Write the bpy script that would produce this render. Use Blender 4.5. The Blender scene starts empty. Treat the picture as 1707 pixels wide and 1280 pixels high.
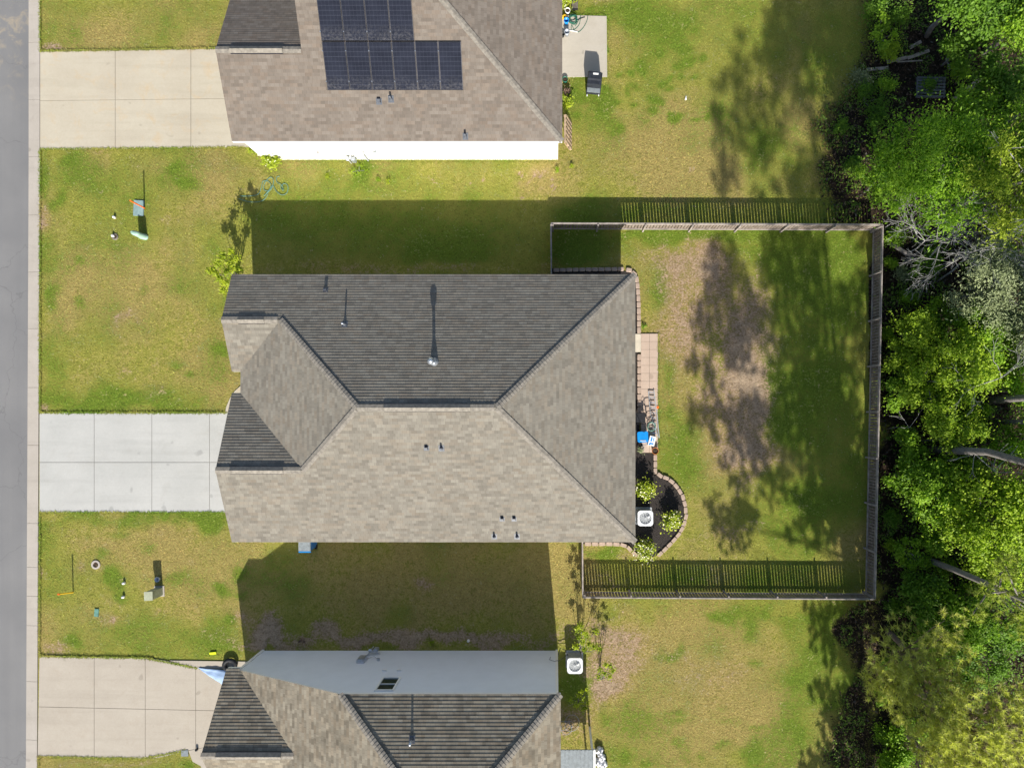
import bpy, bmesh, math, random
import numpy as np
from mathutils import Vector, Matrix
R = math.radians
random.seed(11); RNG = np.random.default_rng(11)
S = bpy.context.scene; COL = S.collection

# ------------------------------------------------------------------ camera, sky, sun, exposure
H = 32.0                       # drone height; 32 photo pixels = 1 m on the ground, straight down at photo pixel (925, 688)
cam_d = bpy.data.cameras.new('camera'); cam = bpy.data.objects.new('camera', cam_d); COL.objects.link(cam)
cam.location = (0, 0, H); cam_d.sensor_width = 36.0; cam_d.lens = 36.0*1024/1707
cam_d.shift_x = (853.5-925)/1707; cam_d.shift_y = (688-640)/1707
cam_d.clip_end = 2000; S.camera = cam
SUN = Vector((0.14, -1.5625, 1.0)).normalized()
sun_el = math.asin(SUN.z)
w = bpy.data.worlds.new('World'); S.world = w; w.use_nodes = True
wn = w.node_tree.nodes; wl = w.node_tree.links
sky = wn.new('ShaderNodeTexSky'); sky.sky_type = 'NISHITA'; sky.sun_disc = False
sky.sun_elevation = sun_el; sky.sun_rotation = math.atan2(SUN.x, SUN.y); sky.air_density = 1.0; sky.dust_density = 1.5
wl.new(sky.outputs[0], wn['Background'].inputs[0]); wn['Background'].inputs[1].default_value = 0.088
sd = bpy.data.lights.new('sun', 'SUN'); sd.energy = 5.0; sd.angle = R(0.5); sd.color = (1.0, 0.945, 0.85)
so = bpy.data.objects.new('sun', sd); COL.objects.link(so)
so.rotation_euler = SUN.to_track_quat('Z', 'Y').to_euler(); so.location = SUN*60
S.view_settings.view_transform = 'Standard'; S.view_settings.look = 'None'; S.view_settings.gamma = 1.0
S.view_settings.exposure = 0.68
S.render.engine = 'CYCLES'

# ------------------------------------------------------------------ coordinates
def G(u, v, z=0.0):            # a point given by its plan position (photo pixels at ground level) and height
    return Vector(((u-925)/32.0, (688-v)/32.0, z))
def P(u, v, z=0.0):            # a point seen at photo pixel (u, v) and standing z metres up
    k = (H-z)/1024.0
    return Vector(((u-925)*k, (688-v)*k, z))

# ------------------------------------------------------------------ helpers
def tag(o, label=None, cat=None, group=None, kind=None):
    if label: o['label'] = label
    if cat: o['category'] = cat
    if group: o['group'] = group
    if kind: o['kind'] = kind
    return o
def thing(name, label, cat, loc=(0, 0, 0), rz=0.0, group=None):
    o = bpy.data.objects.new(name, None); COL.objects.link(o)
    o.location = loc; o.rotation_euler = (0, 0, rz); o.empty_display_size = .2
    return tag(o, label, cat, group)
def mesh_obj(name, me, mat, parent=None):
    if mat: me.materials.append(mat)
    o = bpy.data.objects.new(name, me); COL.objects.link(o)
    if parent is not None: o.parent = parent
    return o
def struct(o):
    o['kind'] = 'structure'; return o
def copy_tree(o, parent=None):
    c = o.copy(); COL.objects.link(c); c.parent = parent
    for ch in list(o.children): copy_tree(ch, c)
    return c

class MB:
    """collects shapes and links them as one mesh"""
    def __init__(s): s.v = []; s.f = []; s.uv = None
    def add(s, vs, fs):
        n = len(s.v); s.v += [tuple(p) for p in vs]; s.f += [tuple(i+n for i in f) for f in fs]; return s
    def box(s, c, d, rz=0.0, M=None, top=1.0):
        cx, cy, cz = c; hx, hy, hz = d[0]/2, d[1]/2, d[2]/2
        vs = []
        for z in (-hz, hz):
            k = top if z > 0 else 1.0
            for x, y in ((-hx, -hy), (hx, -hy), (hx, hy), (-hx, hy)): vs.append(Vector((x*k, y*k, z)))
        m = M if M is not None else Matrix.Rotation(rz, 3, 'Z')
        vs = [m @ p + Vector((cx, cy, cz)) for p in vs]
        return s.add(vs, [(3, 2, 1, 0), (4, 5, 6, 7), (0, 1, 5, 4), (1, 2, 6, 5), (2, 3, 7, 6), (3, 0, 4, 7)])
    def rbox(s, c, d, r, rz=0.0, seg=3, ch=0.0):       # box with rounded plan corners, optional top chamfer
        pts = []
        for (sx, sy, a0) in ((1, 1, 0), (-1, 1, 90), (-1, -1, 180), (1, -1, 270)):
            for i in range(seg+1):
                a = R(a0+90*i/seg); pts.append((sx*(d[0]/2-r)+r*math.cos(a), sy*(d[1]/2-r)+r*math.sin(a)))
        m = Matrix.Rotation(rz, 3, 'Z'); vs = []; n = len(pts)
        lv = [(-d[2]/2, 1.0), (d[2]/2-ch, 1.0)] + ([(d[2]/2, 1-2*ch/max(d[0], d[1]))] if ch else [])
        for z, k in lv:
            for x, y in pts: vs.append(m @ Vector((x*k, y*k, z)) + Vector(c))
        fs = [tuple(range(n-1, -1, -1))]
        for l in range(len(lv)-1):
            for i in range(n): fs.append((l*n+i, l*n+(i+1) % n, (l+1)*n+(i+1) % n, (l+1)*n+i))
        fs.append(tuple((len(lv)-1)*n+i for i in range(n)))
        return s.add(vs, fs)
    def tube(s, pts, rad, n=6, closed=False):
        pts = [Vector(p) for p in pts]; m = len(pts)
        if not hasattr(rad, '__len__'): rad = [rad]*m
        vs = []; fs = []; prev = None
        for i, p in enumerate(pts):
            if closed: t = pts[(i+1) % m]-pts[i-1]
            else: t = pts[min(i+1, m-1)]-pts[max(i-1, 0)]
            t = t.normalized() if t.length > 1e-9 else Vector((0, 0, 1))
            if prev is None:
                a = Vector((0, 0, 1)) if abs(t.z) < .9 else Vector((1, 0, 0)); x = t.cross(a).normalized()
            else: x = (prev-t*prev.dot(t)); x = x.normalized() if x.length > 1e-6 else t.orthogonal().normalized()
            prev = x; y = t.cross(x)
            for k in range(n):
                a = 2*math.pi*k/n; vs.append(p+(x*math.cos(a)+y*math.sin(a))*rad[i])
        for i in range(m if closed else m-1):
            j = (i+1) % m
            for k in range(n):
                fs.append((i*n+k, i*n+(k+1) % n, j*n+(k+1) % n, j*n+k))
        if not closed: fs += [tuple(range(n-1, -1, -1)), tuple((m-1)*n+k for k in range(n))]
        return s.add(vs, fs)
    def cyl(s, p0, p1, r0, r1=None, n=12): return s.tube([p0, p1], [r0, r0 if r1 is None else r1], n)
    def lathe(s, c, prof, n=20):
        vs = []; fs = []
        for r, z in prof:
            for k in range(n):
                a = 2*math.pi*k/n; vs.append((c[0]+r*math.cos(a), c[1]+r*math.sin(a), c[2]+z))
        for i in range(len(prof)-1):
            for k in range(n): fs.append((i*n+k, i*n+(k+1) % n, (i+1)*n+(k+1) % n, (i+1)*n+k))
        fs += [tuple(range(n-1, -1, -1)), tuple((len(prof)-1)*n+k for k in range(n))]
        return s.add(vs, fs)
    def prism(s, pts, z0, z1):                         # plan polygon (world xy) extruded upwards
        n = len(pts)
        a = sum(pts[i][0]*pts[(i+1) % n][1]-pts[(i+1) % n][0]*pts[i][1] for i in range(n))
        if a < 0: pts = pts[::-1]
        vs = [(p[0], p[1], z0) for p in pts]+[(p[0], p[1], z1) for p in pts]
        fs = [tuple(range(n-1, -1, -1)), tuple(range(n, 2*n))]+[(i, (i+1) % n, n+(i+1) % n, n+i) for i in range(n)]
        return s.add(vs, fs)
    def build(s, name, mat, parent=None, smooth=False, local=False):
        off = Vector((0, 0, 0))
        p = None if local else parent
        while p is not None: off = off+p.location; p = p.parent
        me = bpy.data.meshes.new(name)
        me.from_pydata([(a-off.x, b-off.y, c-off.z) for a, b, c in s.v], [], s.f)
        if s.uv is not None:
            l = me.uv_layers.new(name='UVMap'); l.data.foreach_set('uv', np.array(s.uv, dtype=np.float32).ravel())
        if smooth: me.polygons.foreach_set('use_smooth', [True]*len(me.polygons))
        me.update()
        return mesh_obj(name, me, mat, parent)

def np_mesh(name, V, F, mat, parent=None, col=None, off=None):  # V (n,3), F (m,k) all same size, col (n,) or (n,4)
    V = np.asarray(V, dtype=np.float32)
    if off is not None: V = V-np.array(off, dtype=np.float32)
    F = np.asarray(F, dtype=np.int32)
    me = bpy.data.meshes.new(name); me.vertices.add(len(V)); me.vertices.foreach_set('co', V.ravel())
    k = F.shape[1]
    me.loops.add(F.size); me.loops.foreach_set('vertex_index', F.ravel())
    me.polygons.add(len(F)); me.polygons.foreach_set('loop_start', np.arange(0, F.size, k, dtype=np.int32))
    me.polygons.foreach_set('loop_total', np.full(len(F), k, dtype=np.int32))
    if col is not None:
        col = np.asarray(col, dtype=np.float32)
        if col.ndim == 1: col = np.stack([col, col, col, np.ones_like(col)], 1)
        a = me.color_attributes.new('tone', 'FLOAT_COLOR', 'POINT'); a.data.foreach_set('color', col.ravel())
    me.update(calc_edges=True); me.validate()
    return mesh_obj(name, me, mat, parent)

# ------------------------------------------------------------------ materials
class NT:
    def __init__(s, name):
        s.m = bpy.data.materials.new(name); s.m.use_nodes = True; s.t = s.m.node_tree
        s.b = s.t.nodes['Principled BSDF']; s.out = s.t.nodes['Material Output']
    def n(s, typ, **kw):
        nd = s.t.nodes.new(typ)
        for k, v in kw.items():
            if k.startswith('i_'):
                key = k[2:]; nd.inputs[int(key) if key.isdigit() else key.replace('_', ' ')].default_value = v
            else: setattr(nd, k, v)
        return nd
    def l(s, a, b): s.t.links.new(a, b)
    def mix(s, fac, a, b, mode='MIX'):
        m = s.n('ShaderNodeMix', data_type='RGBA', blend_type=mode)
        for sock, val in ((m.inputs[0], fac), (m.inputs[6], a), (m.inputs[7], b)):
            if hasattr(val, 'links'): s.l(val, sock)
            elif isinstance(val, (int, float)): sock.default_value = val
            else: sock.default_value = (*val, 1) if len(val) == 3 else val
        return m.outputs[2]
    def math(s, op, a, b=0.0, c=0.0):
        m = s.n('ShaderNodeMath', operation=op)
        for i, val in enumerate((a, b, c)):
            if hasattr(val, 'links'): s.l(val, m.inputs[i])
            else: m.inputs[i].default_value = val
        return m.outputs[0]
    def ramp(s, f, a, b):
        m = s.n('ShaderNodeMapRange', clamp=True); s.l(f, m.inputs[0]); m.inputs[1].default_value = a; m.inputs[2].default_value = b
        return m.outputs[0]
    def noise(s, scale, detail=3, rough=.55, co=None, dist=0.0):
        n = s.n('ShaderNodeTexNoise'); n.inputs['Scale'].default_value = scale; n.inputs['Detail'].default_value = detail
        n.inputs['Roughness'].default_value = rough; n.inputs['Distortion'].default_value = dist
        if co is None: co = s.pos()
        s.l(co, n.inputs['Vector']); return n.outputs[0]
    def pos(s):
        if not hasattr(s, '_p'): s._p = s.n('ShaderNodeNewGeometry').outputs['Position']
        return s._p
    def objco(s):
        if not hasattr(s, '_o'): s._o = s.n('ShaderNodeTexCoord').outputs['Object']
        return s._o
    def bump(s, h, strength=.3, dist=.01):
        b = s.n('ShaderNodeBump'); b.inputs['Strength'].default_value = strength; b.inputs['Distance'].default_value = dist
        s.l(h, b.inputs['Height']); s.l(b.outputs[0], s.b.inputs['Normal']); return b
    def base(s, c): s.l(c, s.b.inputs['Base Color'])

def simple(name, c, rough=.6, var=.12, scale=6.0, metal=0.0, bump=.15, spec=.4):
    t = NT(name); f = t.noise(scale, 4, co=t.objco())
    d = tuple(x*(1-var*1.6) for x in c); l = tuple(min(1, x*(1+var*1.2)) for x in c)
    t.base(t.mix(t.ramp(f, .3, .7), d, l)); t.b.inputs['Roughness'].default_value = rough
    t.b.inputs['Metallic'].default_value = metal; t.b.inputs['Specular IOR Level'].default_value = spec
    if bump: t.bump(t.noise(scale*12, 3, co=t.objco()), bump, .004)
    return t.m

# lawn: the tone attribute holds R dry, G lush, B bare soil, A woodland litter
def lawn_colour(t):
    at = t.n('ShaderNodeAttribute', attribute_name='tone'); sep = t.n('ShaderNodeSeparateColor'); t.l(at.outputs['Color'], sep.inputs[0])
    A = t.ramp(t.noise(.9, 4, .6, dist=.4), .32, .68); B = t.ramp(t.noise(3.4, 4, .65, dist=.5), .32, .68)
    fine = t.ramp(t.noise(10, 4, .7), .32, .68); vfine = t.ramp(t.noise(30, 3, .75), .32, .68)
    dryc = t.mix(fine, (.26, .19, .068), (.45, .375, .128))
    basec = t.mix(fine, (.205, .21, .034), (.365, .365, .074)); basec = t.mix(t.math('MULTIPLY', B, .5), basec, (.335, .31, .075))
    lush = t.mix(fine, (.085, .145, .016), (.215, .29, .036))
    def thr(ch, lo=.2, hi=.8, k=1.0):
        a = t.math('ADD', ch, t.math('MULTIPLY', t.math('SUBTRACT', fine, .5), .85*k)); a = t.math('ADD', a, t.math('MULTIPLY', t.math('SUBTRACT', B, .5), .7*k))
        a = t.math('ADD', a, t.math('MULTIPLY', t.math('SUBTRACT', A, .5), .35*k)); return t.ramp(a, lo, hi)
    c = t.mix(thr(sep.outputs[0]), basec, dryc)
    c = t.mix(thr(sep.outputs[1]), c, lush)
    soil = t.mix(fine, (.22, .14, .09), (.52, .38, .26))
    c = t.mix(thr(sep.outputs[2], .3, .85), c, soil)
    c = t.mix(t.math('MULTIPLY', thr(sep.outputs[2], .75, 1.3, .8), .6), c, (.46, .36, .265))
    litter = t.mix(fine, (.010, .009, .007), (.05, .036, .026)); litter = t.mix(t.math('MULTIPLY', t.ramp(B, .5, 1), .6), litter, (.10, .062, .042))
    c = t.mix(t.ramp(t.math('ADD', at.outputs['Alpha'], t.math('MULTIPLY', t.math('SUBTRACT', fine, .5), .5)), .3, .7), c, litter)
    k = t.math('ADD', t.math('MULTIPLY', vfine, .6), t.math('MULTIPLY', B, .4))
    c = t.mix(k, t.mix(1.0, c, (.50, .55, .52), 'MULTIPLY'), t.mix(1.0, c, (1.46, 1.42, 1.36), 'MULTIPLY'))
    return c, fine, vfine
t = NT('lawn'); c, f1, f2 = lawn_colour(t); t.base(c); t.b.inputs['Roughness'].default_value = .95
t.b.inputs['Specular IOR Level'].default_value = .1
t.bump(t.math('ADD', f1, f2), .8, .035); M_LAWN = t.m

t = NT('grass_blade'); at = t.n('ShaderNodeAttribute', attribute_name='tone')
t.base(at.outputs['Color']); t.b.inputs['Roughness'].default_value = .8; t.b.inputs['Specular IOR Level'].default_value = .15
M_BLADE = t.m

def concrete(name, a, b, stain=(.45, .38, .28), stain_amt=.35):
    t = NT(name); f = t.noise(.55, 5, .6); f2 = t.noise(7, 5, .7); f3 = t.noise(60, 2, .6); f4 = t.noise(1.3, 6, .62, dist=.6)
    c = t.mix(t.ramp(f, .32, .68), a, b)
    c = t.mix(t.math('MULTIPLY', t.ramp(f4, .54, .74), stain_amt), c, stain)
    c = t.mix(t.math('MULTIPLY', t.ramp(f2, .3, .75), .14), c, tuple(x*.55 for x in a))
    c = t.mix(t.math('MULTIPLY', t.ramp(f3, .3, .7), .12), c, (.95, .92, .88))
    sp_ = t.noise(1.7, 1, .3, dist=.2); c = t.mix(t.math('MULTIPLY', t.ramp(sp_, .73, .78), .3), c, tuple(x*.35 for x in a))
    tr_ = t.n('ShaderNodeMapping'); tr_.inputs['Scale'].default_value = (.12, 1.6, 1); t.l(t.pos(), tr_.inputs[0])
    c = t.mix(t.math('MULTIPLY', t.ramp(t.noise(1.0, 4, .7, co=tr_.outputs[0]), .5, .75), .22), c, tuple(x*.6 for x in a))
    t.base(c); t.b.inputs['Roughness'].default_value = .85; t.bump(f3, .25, .004); return t.m
M_CONC_W = concrete('driveway_white', (.365, .368, .35), (.42, .42, .40), (.335, .325, .295), .4)
M_CONC_T = concrete('driveway_tan', (.40, .35, .262), (.45, .405, .31), (.46, .335, .185), .7)
M_CONC_L = concrete('driveway_lower', (.345, .30, .24), (.39, .345, .28), (.31, .255, .19), .45)
M_KERB = concrete('kerb', (.34, .305, .26), (.39, .35, .305), (.28, .245, .21), .45)
M_PATIO = concrete('patio_slab', (.385, .345, .28), (.43, .39, .325), (.33, .285, .22), .5)
M_JOINT = simple('joint_dirt', (.17, .155, .125), .95, .4, 3)
M_PAVER = concrete('paver', (.42, .31, .235), (.48, .365, .285), (.36, .255, .19), .35)
M_SLAB = simple('door_slab', (.56, .50, .40), .8, .08, 4)
M_BLOCK = simple('edging_stone', (.42, .32, .255), .9, .18, 5, bump=.5)

t = NT('asphalt'); f = t.noise(.28, 4, .55); f2 = t.noise(90, 2, .7); f3 = t.noise(1.2, 5, .7, dist=1.0)
c = t.mix(t.ramp(f, .35, .65), (.165, .165, .168), (.205, .203, .202))
sp = t.n('ShaderNodeSeparateXYZ'); t.l(t.pos(), sp.inputs[0])
sand = t.math('MULTIPLY', t.ramp(sp.outputs[1], 15.5, 19.5), t.ramp(f3, .5, .72))
c = t.mix(t.math('MULTIPLY', sand, .8), c, (.42, .34, .22))
c = t.mix(t.math('MULTIPLY', t.ramp(f2, .35, .7), .22), c, (.12, .12, .125))
c = t.mix(t.math('MULTIPLY', t.ramp(f2, .6, .72), .35), c, (.5, .49, .48))
c = t.mix(t.math('MULTIPLY', t.ramp(t.noise(.9, 5, .7), .66, .74), .5), c, (.13, .13, .13))
vo = t.n('ShaderNodeTexVoronoi', feature='DISTANCE_TO_EDGE'); vo.inputs['Scale'].default_value = .16
wv = t.n('ShaderNodeVectorMath', operation='ADD'); nz = t.n('ShaderNodeTexNoise'); nz.inputs['Scale'].default_value = 1.5; nz.inputs['Detail'].default_value = 4; t.l(t.pos(), nz.inputs['Vector']); t.l(t.pos(), wv.inputs[0]); t.l(nz.outputs[1], wv.inputs[1]); t.l(wv.outputs[0], vo.inputs['Vector'])
c = t.mix(t.math('MULTIPLY', t.math('LESS_THAN', vo.outputs[0], .003), .28), c, (.06, .06, .062))
tm = t.n('ShaderNodeMapping'); tm.inputs['Scale'].default_value = (2.2, .05, 1); t.l(t.pos(), tm.inputs[0])
c = t.mix(t.math('MULTIPLY', t.ramp(t.noise(1.0, 3, .6, co=tm.outputs[0]), .4, .65), .3), c, (.15, .15, .155))
t.base(c); t.b.inputs['Roughness'].default_value = .9; t.bump(f2, .5, .006); M_ASPH = t.m

def shingle(name, lo, hi, streak):
    t = NT(name); uv = t.n('ShaderNodeUVMap', uv_map='UVMap'); sx = t.n('ShaderNodeSeparateXYZ'); t.l(uv.outputs[0], sx.inputs[0])
    U, V = sx.outputs[0], sx.outputs[1]
    row = t.math('FLOOR', t.math('DIVIDE', V, .143))
    def layer(wd, seed):
        wn_ = t.n('ShaderNodeTexWhiteNoise', noise_dimensions='2D'); cb = t.n('ShaderNodeCombineXYZ'); t.l(row, cb.inputs[0]); cb.inputs[1].default_value = seed
        t.l(cb.outputs[0], wn_.inputs['Vector'])
        x = t.math('ADD', t.math('DIVIDE', U, wd), t.math('MULTIPLY', wn_.outputs[0], 13.7)); cell = t.math('FLOOR', x)
        w2 = t.n('ShaderNodeTexWhiteNoise', noise_dimensions='3D'); cb2 = t.n('ShaderNodeCombineXYZ')
        t.l(cell, cb2.inputs[0]); t.l(row, cb2.inputs[1]); cb2.inputs[2].default_value = seed
        t.l(cb2.outputs[0], w2.inputs['Vector']); return w2.outputs[0], t.math('FRACT', x), w2.outputs[1]
    a, fa, ca = layer(.34, 1.5); b, fb, cb_ = layer(.21, 4.5)
    k = t.math('ADD', t.math('MULTIPLY', a, .6), t.math('MULTIPLY', b, .4))
    c = t.mix(t.ramp(k, .12, .9), lo, hi)
    hue = t.n('ShaderNodeSeparateColor'); t.l(ca, hue.inputs[0])
    c = t.mix(t.math('MULTIPLY', t.ramp(hue.outputs[1], .55, 1.0), .35), c, tuple(x*y for x, y in zip(hi, (1.0, .86, .75))))
    gap = t.math('LESS_THAN', fb, .055)
    c = t.mix(t.math('MULTIPLY', gap, .35), c, tuple(x*.35 for x in lo))
    st = t.noise(.8, 5, .65, dist=.5)
    c = t.mix(t.math('MULTIPLY', t.ramp(st, .5, .75), streak), c, tuple(x*.45 for x in lo))
    g = t.noise(110, 2, .8); c = t.mix(t.math('MULTIPLY', t.ramp(g, .35, .7), .25), c, tuple(x*.5 for x in lo))
    t.base(c); t.b.inputs['Roughness'].default_value = .92; t.b.inputs['Specular IOR Level'].default_value = .25
    t.bump(t.math('ADD', t.math('MULTIPLY', b, .6), g), .5, .006); return t.m
M_SH_C = shingle('shingles_grey_tan', (.168, .153, .128), (.262, .243, .203), .12)
M_SH_U = shingle('shingles_brown_tan', (.152, .128, .107), (.228, .198, .168), .14)
M_SH_L = shingle('shingles_lower', (.165, .142, .108), (.32, .286, .222), .45)
M_CAP = simple('ridge_cap_shingle', (.225, .205, .175), .92, .2, 7)
M_VENTB = simple('ridge_vent_black', (.012, .013, .022), .6, .2, 8)

def siding(name, c1, pitch=.115):
    t = NT(name); sp = t.n('ShaderNodeSeparateXYZ'); t.l(t.pos(), sp.inputs[0])
    fr = t.math('FRACT', t.math('DIVIDE', sp.outputs[2], pitch))
    f = t.noise(1.3, 4, .6); c = t.mix(t.ramp(f, .3, .7), c1, tuple(x*.94 for x in c1))
    t.base(c); t.b.inputs['Roughness'].default_value = .55; t.bump(t.math('SUBTRACT', 1.0, fr), .6, .012); return t.m
M_SID_W = siding('siding_white', (.80, .79, .77)); M_SID_G = siding('siding_pale_grey', (.74, .785, .86)); M_SID_T = siding('siding_cream', (.62, .58, .50))
M_TRIM = simple('white_trim', (.78, .78, .77), .5, .04, 3, bump=0)
M_GLASS = simple('window_glass', (.02, .03, .032), .08, .2, 2, bump=0, spec=.8)
M_DOOR = simple('garage_door_paint', (.72, .71, .68), .5, .05, 3, bump=0)
M_METAL = simple('galvanised', (.52, .56, .62), .4, .15, 9, metal=.7, bump=.1)
M_FLASH = simple('lead_flashing', (.10, .11, .13), .5, .2, 8)
M_GREYP = simple('grey_plastic', (.42, .44, .46), .5, .1, 6)
M_BLACK = simple('black_plastic', (.018, .019, .022), .55, .25, 9)
M_GRILLC = simple('grill_cover', (.022, .026, .036), .6, .35, 6, bump=.6)
M_GREYC = simple('grey_cover', (.20, .23, .25), .6, .15, 8, bump=.4)
M_WHITEP = simple('white_plastic', (.78, .78, .78), .4, .05, 6)
M_ACW = simple('condenser_shell', (.70, .71, .73), .45, .07, 5)
M_ACG = simple('condenser_grille', (.13, .14, .15), .5, .2, 20, metal=.3)
M_ACC = simple('condenser_louvre', (.30, .32, .33), .6, .25, 25)
M_GREENP = simple('utility_green', (.29, .44, .36), .5, .1, 7)
M_TEAL = simple('utility_teal_lid', (.22, .32, .32), .6, .12, 7)
M_TRANS = simple('transformer_olive', (.36, .38, .27), .55, .1, 7)
M_ORANGE = simple('orange_paint', (.85, .16, .02), .5, .1, 5)
M_YELLOW = simple('yellow_paint', (.85, .50, .02), .5, .1, 5)
M_BLUE = simple('blue_plastic', (.01, .26, .72), .35, .1, 4)
M_BLUED = simple('blue_cart', (.04, .20, .52), .45, .15, 5)
M_TERRA = simple('terracotta', (.48, .17, .05), .8, .2, 7)
M_HOSE = simple('garden_hose', (.02, .13, .085), .45, .2, 10)
M_HOSEG = simple('hose_grey', (.30, .31, .36), .5, .15, 10)
M_HOSET = simple('hose_teal', (.12, .26, .21), .5, .15, 10)
M_WOODG = simple('weathered_wood', (.30, .26, .225), .85, .3, 5, bump=.5)
M_WOODD = simple('dark_wood', (.12, .125, .135), .85, .3, 5, bump=.5)
M_WOODP = simple('pallet_wood', (.44, .32, .22), .85, .3, 5, bump=.5)
M_CAR_REMNANT_STAND_IN = simple('pale_blue_car_remnant_stand_in', (.30, .41, .60), .5, .1, 3)
M_BAG = simple('white_bag', (.72, .72, .76), .45, .1, 6, bump=.6)
M_RUBBER = simple('rubber', (.015, .016, .02), .7, .3, 9)
M_POTSOIL = simple('soil', (.05, .032, .02), .95, .4, 9)
M_RED = simple('red_plastic', (.5, .05, .04), .5, .1, 6)

t = NT('fence_wood'); sp = t.n('ShaderNodeSeparateXYZ'); t.l(t.pos(), sp.inputs[0])
f = t.noise(2.2, 4, .6); g = t.noise(30, 4, .7)
c = t.mix(t.ramp(f, .3, .7), (.13, .10, .078), (.235, .188, .155)); c = t.mix(t.math('MULTIPLY', t.ramp(g, .4, .65), .5), c, (.10, .075, .06))
oi = t.noise(7.5, 1, .5); c = t.mix(t.math('MULTIPLY', t.ramp(oi, .45, .6), .35), c, (.33, .29, .26))
t.base(c); t.b.inputs['Roughness'].default_value = .88; t.bump(g, .5, .006); M_FENCE = t.m
M_RAIL = simple('fence_rail', (.31, .272, .245), .85, .22, 4, bump=.4)

t = NT('mulch'); f = t.noise(18, 5, .8); f2 = t.noise(50, 3, .8)
c = t.mix(t.ramp(f, .35, .65), (.012, .010, .010), (.060, .048, .042)); c = t.mix(t.math('MULTIPLY', t.ramp(f2, .6, .7), .4), c, (.16, .12, .095))
t.base(c); t.b.inputs['Roughness'].default_value = .95; t.bump(t.math('ADD', f, f2), 1.0, .05); M_MULCH = t.m

def solar():
    t = NT('solar_cell'); uv = t.n('ShaderNodeUVMap', uv_map='UVMap'); sx = t.n('ShaderNodeSeparateXYZ'); t.l(uv.outputs[0], sx.inputs[0])
    gx = t.math('LESS_THAN', t.math('FRACT', t.math('MULTIPLY', sx.outputs[0], 6)), .07)
    gy = t.math('LESS_THAN', t.math('FRACT', t.math('MULTIPLY', sx.outputs[1], 10)), .06)
    f = t.noise(1.6, 3, .6); c = t.mix(t.ramp(f, .3, .7), (.014, .016, .025), (.021, .024, .037))
    c = t.mix(t.math('MULTIPLY', gy, .35), c, (.12, .13, .17)); c = t.mix(t.math('MULTIPLY', gx, .2), c, (.09, .10, .13))
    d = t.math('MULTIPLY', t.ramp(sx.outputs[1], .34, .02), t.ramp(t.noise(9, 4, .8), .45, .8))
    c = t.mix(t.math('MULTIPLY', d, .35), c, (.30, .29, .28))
    t.base(c); t.b.inputs['Roughness'].default_value = .3; t.b.inputs['Specular IOR Level'].default_value = .22; return t.m
M_SOLAR = solar(); M_SOLARF = simple('solar_frame', (.20, .20, .22), .4, .1, 5, metal=.5)

def leafmat(name, dark, light, trans=.42):
    t = NT(name); at = t.n('ShaderNodeAttribute', attribute_name='tone'); sep = t.n('ShaderNodeSeparateColor'); t.l(at.outputs['Color'], sep.inputs[0])
    c = t.mix(sep.outputs[0], dark, light); t.base(c)
    t.b.inputs['Roughness'].default_value = .55; t.b.inputs['Specular IOR Level'].default_value = .3
    if trans:
        tr = t.n('ShaderNodeBsdfTranslucent'); t.l(t.mix(1.0, c, (1.1, 1.25, .5), 'MULTIPLY'), tr.inputs[0])
        mx = t.n('ShaderNodeMixShader', i_0=trans); t.l(t.b.outputs[0], mx.inputs[1]); t.l(tr.outputs[0], mx.inputs[2]); t.l(mx.outputs[0], t.out.inputs[0])
    return t.m
M_LF_B = leafmat('leaf_bright', (.12, .23, .010), (.46, .60, .04))
M_LF_M = leafmat('leaf_mid', (.09, .20, .014), (.36, .56, .035))
M_LF_D = leafmat('leaf_dark', (.05, .13, .012), (.20, .36, .03))
M_LF_Y = leafmat('leaf_feathery', (.13, .23, .012), (.50, .58, .05))
M_LF_F = leafmat('leaf_feathery_green', (.09, .22, .012), (.36, .58, .035))
M_LF_G = leafmat('leaf_greygreen', (.10, .135, .055), (.33, .38, .19), .15)
M_NEED = leafmat('pine_needle', (.30, .32, .07), (.80, .78, .27), .45)
M_NEED2 = leafmat('pine_needle_dark', (.16, .22, .035), (.55, .60, .13), .4)
M_SHRUB = leafmat('shrub_leaf', (.16, .24, .012), (.56, .62, .05))
M_DRYL = leafmat('dry_leaf', (.09, .055, .04), (.30, .20, .14), 0)
M_BLOOM = leafmat('blossom', (.62, .60, .38), (.85, .83, .66), .2)

def bark(name, a, b):
    t = NT(name); f = t.noise(5, 5, .7); g = t.noise(26, 4, .8); c = t.mix(t.ramp(f, .3, .7), a, b)
    c = t.mix(t.math('MULTIPLY', t.ramp(g, .45, .65), .55), c, tuple(x*.4 for x in a)); t.base(c); t.b.inputs['Roughness'].default_value = .95
    t.bump(g, .8, .02); return t.m
M_BARK = bark('bark_grey', (.15, .13, .12), (.27, .25, .24)); M_BARKP = bark('bark_pine', (.14, .095, .075), (.27, .20, .165)); M_DEAD = bark('dead_wood', (.27, .262, .25), (.43, .42, .41))

# ------------------------------------------------------------------ value noise for maps
_lat = RNG.random((256, 256))
def vnoise(x, y):
    xi = np.floor(x).astype(int); yi = np.floor(y).astype(int); fx = x-xi; fy = y-yi
    fx = fx*fx*(3-2*fx); fy = fy*fy*(3-2*fy)
    g = lambda a, b: _lat[a % 256, b % 256]
    return (g(xi, yi)*(1-fx)+g(xi+1, yi)*fx)*(1-fy)+(g(xi, yi+1)*(1-fx)+g(xi+1, yi+1)*fx)*fy
def fbm(x, y, o=4):
    s = 0; a = .5
    for i in range(o): s = s+a*vnoise(x*2**i+17*i, y*2**i+31*i); a *= .5
    return s/(1-.5**o)

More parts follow.
